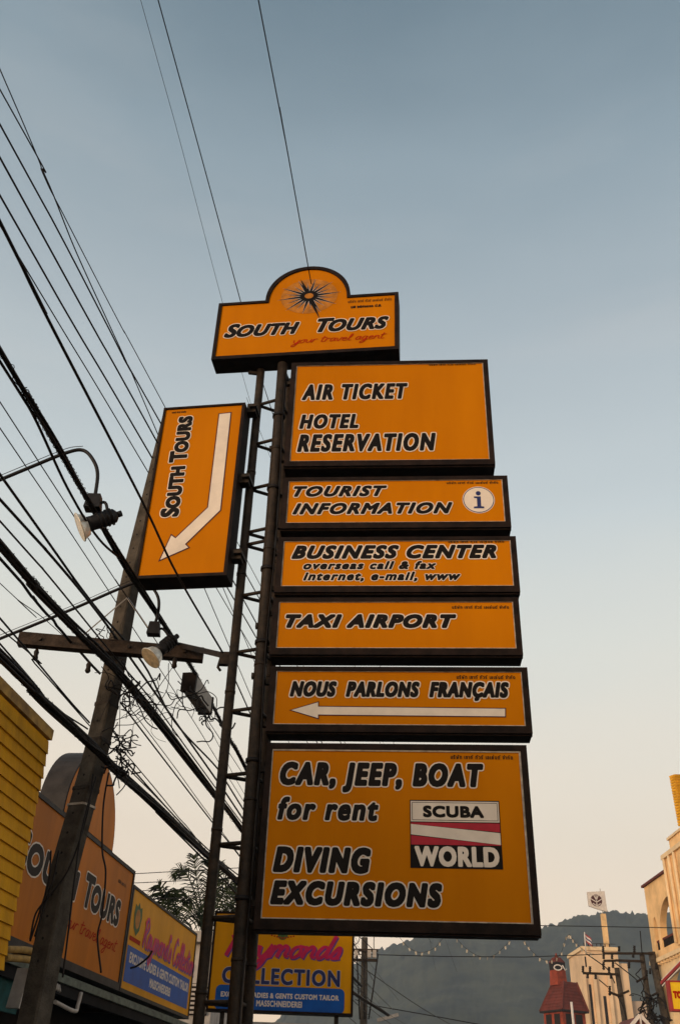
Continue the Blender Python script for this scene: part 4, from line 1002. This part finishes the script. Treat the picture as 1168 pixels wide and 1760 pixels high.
# wall openings on both visible sides
for sidx, (pa_, pb_) in enumerate(((0,1),(3,0))):
    A_, B_ = ringpt(cx-.1, cyy, hw2*.86+.02, 0)[pa_], ringpt(cx-.1, cyy, hw2*.86+.02, 0)[pb_]
    for t0, t1 in ((.12,.42),(.55,.85)):
        b = MB(); a0_, a1_ = A_.lerp(B_, t0), A_.lerp(B_, t1)
        for zz0, zz1 in ((ez-1.7, ez-.35),):
            b.add([a0_+Vector((0,0,zz0)), a1_+Vector((0,0,zz0)), a1_+Vector((0,0,zz1)), a0_+Vector((0,0,zz1))], [(0,1,2,3)])
        b.build('window', BROWNW, rc)
bx0 = q3(959,1689).x; bz1 = q3(959,1655).z; bw2 = (q3(971,1670).x - q3(947,1670).x)/2/1.3
frust(bx0, bw2*1.12, tz-.3, bx0, bw2, q3(959,1668).z, REDWALL, 'belfry', rc)
frust(bx0, bw2*1.0, q3(959,1668).z+.002, bx0, bw2*1.05, bz1, BROWNW, 'belfry_opening', rc)
frust(bx0, bw2*1.1, bz1+.002, bx0, bw2*.55, q3(959,1646).z, REDTILE, 'belfry_roof', rc)
b = MB(); b.tube([(bx0, cyy, q3(959,1647).z), (bx0, cyy, q3(957,1638).z)], [.22,.05], 8); b.build('finial', REDWALL, rc)
c = q3(958, 1663, 111.2); b = MB(); b.tube([c + Vector((.42*cos(a), -.0, .26*sin(a))) for a in [2*pi*i/16 for i in range(17)]], .07, 6); b.tube([c+Vector((.5,0,.25)), c+Vector((.75,0,-.25)), c+Vector((.95,0,-.1))], .06, 6)
o = b.build('emblem', FLAGW, rc)
b = MB(); P0_ = PY(986,1762,100); P1_ = PY(981,1722,100); b.tube([(P0_.x,100,0), P1_], .12, 6); tag(b.build('flag_mast', FLAGW), 'thin pale mast in front of the red turret house', 'mast')

# ------------------------------------------------------------------ white tower
YT_ = 150.
tw_ = thing('white_tower', (PY(1040,1700,YT_).x, YT_+4, 0), 'tall white tower with narrow fins and a square mast on top', 'tower')
def tq(x, y): return PY(x, y, YT_)
x0_, x1_, zt_ = tq(1001,1640).x, tq(1060,1635).x, tq(1030,1634).z
xr = tq(1084,1700).x
xb = tq(1066,1690).x
b = MB(); b.box((x0_, YT_, 0), (x1_, YT_+9, zt_)); b.build('shaft', TOWERM, tw_)
b = MB(); b.box((x1_+.002, YT_+.6, 0), (tq(1083,1690).x, YT_+9, tq(1072,1655).z)); b.build('side_shaft', TOWERM, tw_)
b = MB(); b.box((tq(1083,1690).x+.01, YT_+1.5, 0), (tq(1118,1740).x, YT_+9, tq(1100,1719).z)); b.build('low_wing', TOWERS, tw_)
b = MB(); b.box((x0_-.25, YT_-.25, zt_+.002), (x1_+.1, YT_+9, zt_+.5)); b.build('parapet', CREAMT, tw_)
# narrow recesses between fins (dark slots)
for xa_, xb_, za_ in ((1014.5,1018.5,1692), (1037.5,1042.5,1712)):
    b = MB(); b.box((tq(xa_,1730).x, YT_-.04, 0), (tq(xb_,1730).x, YT_-.006, tq(xa_,za_).z)); b.build('slot', BROWNW, tw_)
for xa_ in (1004, 1022, 1047):
    b = MB(); b.box((tq(xa_,1730).x-.02, YT_-.55, 0), (tq(xa_,1730).x+.45, YT_-.002, tq(xa_,1676).z)); b.build('fin', TOWERM, tw_)
b = MB(); b.box((tq(1004,1650).x, YT_-.03, tq(1004,1662).z), (tq(1006.5,1650).x, YT_-.004, tq(1004,1644).z)); b.build('slot', BROWNW, tw_)
b = MB()
for i in range(7): b.box((x0_+.3+i*.62, YT_+.2, zt_+.502), (x0_+.42+i*.62, YT_+.32, zt_+.95))
b.box((x0_+.2, YT_+.22, zt_+.96), (x1_-.1, YT_+.3, zt_+1.02)); b.build('roof_railing', STEEL, tw_)
mb_ = tq(1048,1636); mt_ = tq(1039,1566)
b = MB(); b.box((mt_.x-.0-.05, YT_+2, zt_+.5), (mt_.x+.62, YT_+2.7, mt_.z)); b.build('mast', CREAM, tw_)
b = MB(); b.tube([(mt_.x+.2, YT_+2.2, mt_.z), (mt_.x+.2, YT_+2.2, tq(1035,1522).z)], .05, 6); b.build('mast_rod', TRIM, tw_)
es = thing('emblem_board', (mt_.x-1, YT_+1.8, mt_.z), 'white pennant-shaped board with a dark red round emblem on the tower mast', 'sign board')
lp = [PY(*q_, YT_+1.9) for q_ in ((1008,1533),(1038,1531.5),(1043,1567),(1028,1563),(1011,1557))]
b = MB(); n = 5; b.add([v for v in lp] + [v + Vector((0,.35,0)) for v in lp], [tuple(range(5))[::-1], tuple(range(5,10))] + [(i, (i+1)%5, (i+1)%5+5, i+5) for i in range(5)]); b.build('board', FLAGW, es)
c = PY(1024, 1547.5, YT_+1.85); er = (PY(1033.5,1547,YT_+1.85)-c).length
b = MB(); b.add([c + Vector((er*cos(a), 0, er*sin(a))) for a in [2*pi*i/28 for i in range(28)]], [tuple(range(28))]); o = b.build('emblem_disc', MAROONINK, es)
b = MB()
for pts in ([(0,-1),(0,.0),(-.42,.95)], [(0,0),(.42,.95)], [(0,-.3),(-.55,-.0),(-.95,.25)], [(0,-.3),(.55,-.0),(.95,.25)], [(-.08,-.9),(-.7,-.5)], [(.08,-.9),(.7,-.5)], [(0,.1),(0,.9)]):
    for (a0_, c0_), (a1_, c1_) in zip(pts, pts[1:]): b.bar(c + Vector((a0_*er,-.03,c0_*er)), c + Vector((a1_*er,-.03,c1_*er)), er*.15, .02, up=Vector((0,1,0)))
b.build('emblem_tree', FLAGW, o)
fg = thing('striped_flag', PY(1006,1640,YT_-1), 'small red, white and blue flag on a pole at the tower corner', 'flag')
b = MB(); b.tube([PY(1006,1640,YT_-1), PY(1003.5,1602,YT_-1)], .09, 6); b.build('flagpole', FLAGW, fg)
FP = [PY(1004.5,1604,YT_-1), PY(1015,1620,YT_-1)]
for i, m_ in enumerate((FLAGR, FLAGW, FLAGB, FLAGW, FLAGR)):
    a_ = FP[0] + Vector((0,0,-.23*i)); b = MB(); vs = []
    for k_ in range(6): t = k_/5; vs += [a_ + Vector((.85*t, .12*sin(t*6), -.7*t)), a_ + Vector((.85*t, .12*sin(t*6), -.7*t-.225))]
    b.add(vs, [(2*k_, 2*k_+2, 2*k_+3, 2*k_+1) for k_ in range(5)]); b.build('stripe', m_, fg)

# ------------------------------------------------------------------ street poles in front of the tower
YP = 55.
def stp(name, top, bot, label, arms, ins, r=.15):
    T_, B_ = PY(*top, YP), PY(*bot, YP); d = (T_-B_); G = B_ - d*(B_.z/d.z)
    t = thing('utility_pole', G, label, 'utility pole', 'distant utility poles')
    b = MB(); b.tube([G, T_], [r*1.15, r*.8], 10); b.build('post', CONC, t)
    for a_ in arms: b = MB(); b.bar(PY(*a_[0], YP-.2), PY(*a_[1], YP-.2), .11, .11); b.build('crossarm', STEEL, t)
    for x, y0, y1 in ins:
        p0, p1 = PY(x, y0, YP-.2), PY(x, y1, YP-.2); b = MB(); n = 7
        b.tube([p0.lerp(p1, i/n) for i in range(n+1)], [.045 if i % 2 else .085 for i in range(n+1)], 8); b.build('insulator', CABLE, t)
    return t
Zt = lambda x, y: (980 + x/6.21, 1600 + y/6.21)
stp('', Zt(490,395), Zt(580,994), 'left concrete pole in front of the white tower with a low crossarm', [(Zt(130,450), Zt(510,465)), (Zt(415,655), Zt(505,690)), (Zt(505,690), Zt(620,640))],
    [(Zt(130,0)[0], *[Zt(0,y)[1] for y in (375,445)]), (Zt(205,0)[0], *[Zt(0,y)[1] for y in (380,450)]), (Zt(180,0)[0], *[Zt(0,y)[1] for y in (455,505)]), (Zt(265,0)[0], *[Zt(0,y)[1] for y in (460,515)]), (Zt(408,0)[0], *[Zt(0,y)[1] for y in (385,450)]), (Zt(428,0)[0], *[Zt(0,y)[1] for y in (465,510)]), (Zt(415,0)[0], *[Zt(0,y)[1] for y in (590,690)])], r=.17)
stp('', Zt(755,235), Zt(865,994), 'middle pole before the tower with a bent lower bracket', [(Zt(480,315), Zt(770,325)), (Zt(700,545), Zt(800,490)), (Zt(350,320), Zt(480,318))],
    [(Zt(350,0)[0], *[Zt(0,y)[1] for y in (250,300)]), (Zt(350,0)[0], *[Zt(0,y)[1] for y in (330,415)]), (Zt(450,0)[0], *[Zt(0,y)[1] for y in (330,395)]), (Zt(620,0)[0], *[Zt(0,y)[1] for y in (335,400)]), (Zt(440,0)[0], *[Zt(0,y)[1] for y in (235,300)])], r=.17)
stp('', Zt(860,225), Zt(1025,994), 'right, thickest pole beside the arched building with the highest crossarm', [(Zt(340,240), Zt(870,242)), (Zt(870,690), Zt(925,660))],
    [(Zt(345,0)[0], *[Zt(0,y)[1] for y in (165,230)]), (Zt(515,0)[0], *[Zt(0,y)[1] for y in (165,220)]), (Zt(678,0)[0], *[Zt(0,y)[1] for y in (160,230)]), (Zt(665,0)[0], *[Zt(0,y)[1] for y in (240,285)]), (Zt(808,0)[0], *[Zt(0,y)[1] for y in (420,480)]), (Zt(845,0)[0], *[Zt(0,y)[1] for y in (400,460)]), (Zt(910,0)[0], *[Zt(0,y)[1] for y in (350,410)])], r=.24)
for i, pts in enumerate(([(300,520),(395,600)], [(470,340),(640,470),(720,540)], [(160,240),(290,330),(400,420),(470,560)], [(740,0),(760,240)], [(500,700),(560,820),(600,994)])):
    b = MB(); b.tube(catmull([PY(*Zt(*q_), YP-.3) for q_ in pts], 5), .03, 5)
    tag(b.build('street_cable', CABLE), ['short slack cable by the left pole bracket', 'cable slanting between the left and the middle pole', 'cable curving over the tower front', 'thin upright rod above the highest crossarm', 'thin stay wire down the left pole'][i], 'cable', 'cables at the tower poles')
tangle(PY(*Zt(815,720), YP-.3), .6, 14, 'wire mess halfway down the middle pole before the tower', 31, .03, .2)
tangle(PY(*Zt(880,900), YP-.3), .7, 16, 'wire mess low between the poles by the arched building', 33, .03, .2)

# ------------------------------------------------------------------ arched cream building, right edge
XB = 18.
def bq(x, y, X=XB): return PX(x, y, X)
far_y = bq(1105.6,1525.6).y
ztop = bq(1105.6,1525.6).z
ab = thing('arched_building', (XB+4, far_y-6, 0), 'cream building with arched balcony openings at the right edge', 'building')
# facade in the plane x = XB, running towards the viewer from far_y
yA = bq(1121.6,1610).y; yB = bq(1134,1610).y; yC = bq(1137,1600).y; yD = yC - 3.3
zArchB = bq(1129,1640).z; zArchT1 = bq(1124,1581).z
zs0 = zArchB; 
near_y = far_y - 14
def wall_with_arches(x, y0, y1, z0, z1, arches, m, nm, par, th=.35):
    """wall in plane x; y0>y1 (far to near); arches: (ya, yb, zbase, zspring, ztop)"""
    b = MB(); cols = []
    cuts = sorted([(a[0], a[1], a[2], a[3], a[4]) for a in arches], key=lambda a: -a[0]); y = y0
    def quad(ya, yb, za, zb_):
        for xx, fl_ in ((x, False), (x+th, True)):
            v = [(xx,ya,za),(xx,yb,za),(xx,yb,zb_),(xx,ya,zb_)]; b.add(v, [(0,1,2,3) if not fl_ else (3,2,1,0)])
    for a in cuts:
        quad(y, a[0], z0, z1); quad(a[0], a[1], z0, a[2]); n = 16; yc = (a[0]+a[1])/2; r_ = (a[0]-a[1])/2
        pts = [(yc + r_*cos(pi*i/n), a[3] + (a[4]-a[3])*sin(pi*i/n)) for i in range(n+1)]
        for (p0, q0), (p1, q1) in zip(pts, pts[1:]):
            for xx, fl_ in ((x, False), (x+th, True)):
                b.add([(xx,p0,q0),(xx,p1,q1),(xx,p1,z1),(xx,p0,z1)], [(0,1,2,3) if not fl_ else (3,2,1,0)])
            b.add([(x,p0,q0),(x+th,p0,q0),(x+th,p1,q1),(x,p1,q1)], [(0,1,2,3)])
        for yy_ in (a[0], a[1]): b.add([(x,yy_,a[2]),(x+th,yy_,a[2]),(x+th,yy_,a[3]),(x,yy_,a[3])], [(0,1,2,3)])
        b.add([(x,a[0],a[2]),(x+th,a[0],a[2]),(x+th,a[1],a[2]),(x,a[1],a[2])], [(0,1,2,3)])
        y = a[1]
    quad(y, y1, z0, z1)
    b.add([(x,y0,z0),(x+th,y0,z0),(x+th,y0,z1),(x,y0,z1)], [(0,1,2,3)]); b.add([(x,y0,z1),(x+th,y0,z1),(x+th,y1,z1),(x,y1,z1)], [(0,1,2,3)])
    return b.build(nm, m, par)
zb1 = zArchB + .15
zt1 = bq(1121,1583).z
arc = [(far_y-.75, far_y-1.35, zb1, zt1-.5, zt1+.15)]
yN = bq(1139,1600).y; arc.append((far_y-1.75, far_y-5.6, zb1, zt1-.9, zt1+.75))
arc.append((far_y-6.4, far_y-10.2, zb1, zt1-.9, zt1+.75))
wall_with_arches(XB, far_y, near_y, zb1-.5, ztop, arc, CREAM, 'upper_wall', ab)
arc2 = [(far_y-.8, far_y-1.4, zb1-3.4, zb1-2.0, zb1-1.5), (far_y-1.9, far_y-5.4, zb1-3.6, zb1-2.2, zb1-1.1), (far_y-6.4, far_y-10.2, zb1-3.6, zb1-2.2, zb1-1.1)]
wall_with_arches(XB+.002, far_y-.02, near_y, 0, zb1-.52, arc2, CREAMT, 'lower_wall', ab)
b = MB(); b.box((XB-.25, near_y, zb1-.62), (XB-.003, far_y+.1, zb1-.42)); b.build('string_course', CREAMT, ab)
b = MB()
for i in range(28): b.box((XB-.20, far_y-.15-i*.5, zb1-.72), (XB-.003, far_y-.05-i*.5-.18, zb1-.622))
b.build('dentils', CREAMT, ab)
b = MB(); b.box((XB+3.5, near_y, 0), (XB+6, far_y-5.8, ztop-.3)); b.build('inner_wall', CREAM, ab)
b = MB(); b.box((XB+.36, near_y, zt1+.9), (XB+5.9, far_y-.05, ztop-.01)); b.build('ceiling', CREAM, ab)
b = MB(); b.box((XB+.36, near_y, zb1-.5), (XB+5.4, far_y-.05, zb1-.3)); b.build('balcony_floor', TOWERS, ab)
b = MB(); b.box((XB-.12, near_y, ztop+.002), (XB+6, far_y+.15, ztop+.12)); b.build('roof_edge', REDTILE, ab)
for a in arc:
    b = MB(); b.box((XB+.05, a[1]+.01, zb1+.40), (XB+.14, a[0]-.01, zb1+.50)); r_ = b.build('rail', REDTILE, ab)
    b = MB(); n = max(3, int((a[0]-a[1])/.22))
    for i in range(n): yy_ = a[0] - (i+.5)*(a[0]-a[1])/n; b.box((XB+.06, yy_-.03, zb1+.002), (XB+.12, yy_+.03, zb1+.40))
    b.build('balusters', BROWNW, r_)
# projecting bay with cornice at the very edge
yb0 = PX(1142.5, 1493, XB-.5).y; zc = PX(1139, 1476, XB-.6).z; zt2 = PX(1155, 1439, XB-.5).z; yb1 = PX(1152, 1469, XB-.5).y
b = MB(); b.box((XB-.5, near_y, zb1-.4), (XB-.004, yb0, zc)); b.build('bay', CREAM, ab)
b = MB(); b.box((XB-.62, near_y, zc+.002), (XB-.002, yb0+.15, zc+.22)); b.build('bay_cornice', CREAMT, ab)
b = MB(); b.box((XB-.5, near_y, zc+.222), (XB+2.5, yb1, zt2)); b.build('bay_gable', CREAM, ab)
b = MB(); b.box((XB-.58, near_y, zt2+.002), (XB+2.6, yb1+.08, zt2+.12)); b.build('gable_coping', CREAMT, ab)
for i in range(3):
    b = MB(); b.tube([(XB-.58, yb0-.15-i*.8, zb1-.3), (XB-.58, yb0-.15-i*.8, zc-.02)], .08, 10); b.build('half_column', CREAMT, ab)
# striped slanting awning bar, small gable, yellow sign
b = MB(); A_, B_ = PY(1137,1690,40), PY(1176,1650,38); b.bar(A_, B_, .14, .10); o = b.build('awning_bar', REDSTRIPE); tag(o, 'red and white slanting awning bar above the yellow sign', 'awning')
b = MB(); b.bar(A_ + Vector((0,-.08,.09)), B_ + Vector((0,-.08,.09)), .08, .06); b.build('white_stripe', FLAGW, o)
b = MB(); b.bar(A_ + Vector((0,-.02,-.09)), B_ + Vector((0,-.02,-.09)), .06, .05); b.build('white_stripe', FLAGW, o)
ys = Sign('yellow_sign_box', R(2), (0, 34, 0), 0, 0, 'small yellow sign with red border cut off by the right edge, lettered TO', 'sign')
a = [ys.uv(*q_) for q_ in [(1148,1686),(1152,1735)]]
yu0 = a[0][0]; yv1, yv0 = a[0][1], a[1][1]; yu1 = yu0 + 1.8
ys.uc = (yu0+yu1)/2; ys.vb = yv0-.05; L = ys.o + ys.d*ys.uc; L.z = ys.vb; ys.e.location = L
YB = mat('bright_yellow_print', (.85, .52, .01), .45, .06, 3)
o_ = rect(yu0-.03, yu1+.03, yv0-.05, yv1+.02); ys.cabinet(o_, rect(yu0+.03, yu1-.03, yv0+.02, yv1-.03), .25, YB, False, REDSTRIPE)
print_text(ys, 'lettering', 'TO', REDINK, ys.uv(1156,1713)[0], ys.uv(1171,1713)[0], ys.uv(1157,1716)[1], ys.uv(1156,1703)[1], .022, shear=0)
b = MB(); b.box(ys.l(yu0+.2, -2+ys.vb, .1), ys.l(yu0+.3, yv0-.052, .2)) if False else None
gb = thing('gabled_stall_roof', PY(1100,1750,45), 'small red roof gable with white edging low before the tower', 'roof')
gb.location = (PY(1100,1760,45).x, 45, PY(1100,1775,45).z)
pL, pT, pR = PY(1082,1764,45), PY(1098,1746,45), PY(1116,1764,45)
b = MB(); b.add([pL, pR, pT, pL+Vector((0,3,0)), pR+Vector((0,3,0)), pT+Vector((0,3,0))], [(0,1,2),(5,4,3),(0,2,5,3),(1,4,5,2)]); b.build('roof', REDTILE, gb)
b = MB(); b.bar(pL+Vector((0,-.06,0)), pT+Vector((0,-.06,.03)), .05, .14); b.bar(pT+Vector((0,-.06,.03)), pR+Vector((0,-.06,0)), .05, .14); b.bar(pT+Vector((0,-.06,.03)), pT+Vector((0,-.06,-1.2)), .05, .14); b.build('white_edging', FLAGW, gb)
b = MB(); b.tube([(pT.x,46,0),(pT.x,46,pT.z-.6)], .08, 6); b.build('stall_post', STEEL, gb)
# yellow ridged vertical sign back above the arched building
yr = thing('ridged_yellow_sign', PY(1160,1420,44), 'tall yellow ridged sign cut off by the right edge above the arched building', 'sign')
yt_, yb_ = PY(1149,1333,44), PY(1164,1420,44); yr.location = (PY(1168,1500,44).x+.6, 44, ztop)
nr = 18; xL = PY(1158,1380,44).x
for i in range(nr):
    z0 = yb_.z + (yt_.z - yb_.z)*i/nr; hz = (yt_.z-yb_.z)/nr; xl = xL - .04*(i/nr)
    b = MB(); b.add([(xl,44,z0),(xl+.18,43.75,z0+.01),(xl+2.0,43.75,z0+.01),(xl+2.0,44.3,z0),(xl-.02,44,z0+hz*.8),(xl+.15,43.68,z0+hz*.8),(xl+2.0,43.68,z0+hz*.8),(xl+2.0,44.3,z0+hz*.8)],
       [(3,2,1,0),(4,5,6,7),(0,1,5,4),(1,2,6,5),(2,3,7,6),(3,0,4,7)]); b.build('ridge', GOLD, yr)
b = MB(); b.tube([(xL+.35,44,ztop-1),(xL+.35,44,yb_.z)], .12, 8); b.build('post', STEEL, yr)

# ------------------------------------------------------------------ hill, ground, road
import bisect
RP = [(-900,1900),(-300,1890),(200,1850),(430,1790),(520,1720),(585,1672),(610,1655),(640,1640),(655,1632),(672,1626),(690,1618),(705,1614),(715,1606),(735,1601),(770,1594),(850,1590),(925,1592),(950,1586),(980,1577),(1005,1572),(1035,1567),(1045,1563),(1058,1562),(1072,1568),(1100,1571),(1115,1568),(1160,1566),(1230,1575),(1350,1560),(1500,1585),(1900,1640),(2500,1700)]
def ridge_y(x):
    xs = [p[0] for p in RP]; i = min(max(bisect.bisect(xs, x), 1), len(xs)-1); (a, ya), (b_, yb_) = RP[i-1], RP[i]; t = (x-a)/(b_-a); t = min(1, max(0, t))
    return ya + (yb_-ya)*(t*t*(3-2*t) if abs(b_-a) > 60 else t)
NX, NY = 900, 64; DF, DR = 380., 900.
vs = []; fs = []
for i in range(NX):
    x = -880 + 3360*i/(NX-1); P_ = PY(x, ridge_y(x), DR); dirx = P_.x/DR; zr = P_.z
    for j in range(NY):
        t = j/(NY-1)
        if t < .8: s_ = t/.8; Y = DF + (DR-DF)*s_; zz = zr*(.12*s_ + .88*s_*s_*(1.9-.9*s_)) / (1.0)
        else: s_ = (t-.8)/.2; Y = DR + 300*s_; zz = zr*(1 - .25*s_)
        X = dirx*Y
        s1_ = min(1, t/.8)
        n_ = noise.noise(Vector((X*.006, Y*.006, 0)))*26*(s1_*(1-s1_)*3) + noise.noise(Vector((X*.03, Y*.03, 3)))*9*s1_*(1-s1_*.75)
        n_ += noise.noise(Vector((X*.16, Y*.16, 7)))*2.6*s1_ + noise.noise(Vector((X*.45, Y*.3, 9)))*1.6*s1_
        n_ += noise.noise(Vector((X*.22, Y*.1, 5)))*4.0*max(0, s1_-.6)/.4 + (random.random()-.5)*2.2*s1_
        vs.append((X, Y, max(-.5, zz + n_ - .3)))
for i in range(NX-1):
    for j in range(NY-1): a = i*NY+j; fs.append((a, a+NY, a+NY+1, a+1))
b = MB(); b.add(vs, fs); b.smooth = [True]*len(b.f)
hl = b.build('forested_hill', HILLM, origin=(0, 600, 0)); tag(hl, kind='structure')
b = MB(); S_ = 3500; b.add([(-S_,-S_,-.02),(S_,-S_,-.02),(S_,S_,-.02),(-S_,S_,-.02)], [(0,1,2,3)]); tag(b.build('ground', EARTH), kind='structure')
b = MB(); v = []
for u in (-60, 140):
    for o_ in (3.2, 12.5): v.append(OF + fd*u + fn*o_)
b.add([v[0], v[1], v[3], v[2]], [(0,1,2,3)]); tag(b.build('road', ASPH), kind='structure')
for nm, o0, o1 in (('pavement_left', -.5, 3.19), ('pavement_right', 12.51, 15.5)):
    b = MB(); vs = []
    for z in (-.01, .12):
        for u, o_ in ((-60,o0),(140,o0),(140,o1),(-60,o1)): vs.append(OF + fd*u + fn*o_ + Vector((0,0,z)))
    b.add(vs, [(0,1,2,3)[::-1],(4,5,6,7),(0,1,5,4),(1,2,6,5),(2,3,7,6),(3,0,4,7)]); tag(b.build(nm, PAVE), kind='structure')
for i in range(24):
    b = MB(); v = []
    for u in (-40+i*6, -37+i*6):
        for o_ in (7.78, 7.90): v.append(OF + fd*u + fn*o_ + Vector((0,0,.004)))
    if i == 0: b.add([v[0], v[1], v[3], v[2]], [(0,1,2,3)]); mk = b.build('lane_marking', FLAGW, origin=tuple(v[0])); tag(mk, kind='structure')
    else: o = mk.copy(); COL.objects.link(o); o.location = v[0]

# ------------------------------------------------------------------ evening haze
b = MB(); b.box((-1600, -40, -1.5), (2600, 1300, 330)); hz = b.build('haze', mat('haze_air', (1,1,1)), origin=(0,0,-1.5)); tag(hz, kind='stuff')
hm = bpy.data.materials.new('haze_volume'); hm.use_nodes = True; t = hm.node_tree; t.nodes.clear()
o = t.nodes.new('ShaderNodeOutputMaterial'); pv = t.nodes.new('ShaderNodeVolumePrincipled'); pv.inputs['Density'].default_value = .00042
pv.inputs['Color'].default_value = (.72, .84, .98, 1); pv.inputs['Anisotropy'].default_value = .1
t.links.new(pv.outputs[0], o.inputs['Volume']); hz.data.materials.clear(); hz.data.materials.append(hm)
for o in bpy.data.objects:
    for k_ in ('_child', '_local'):
        if k_ in o: del o[k_]
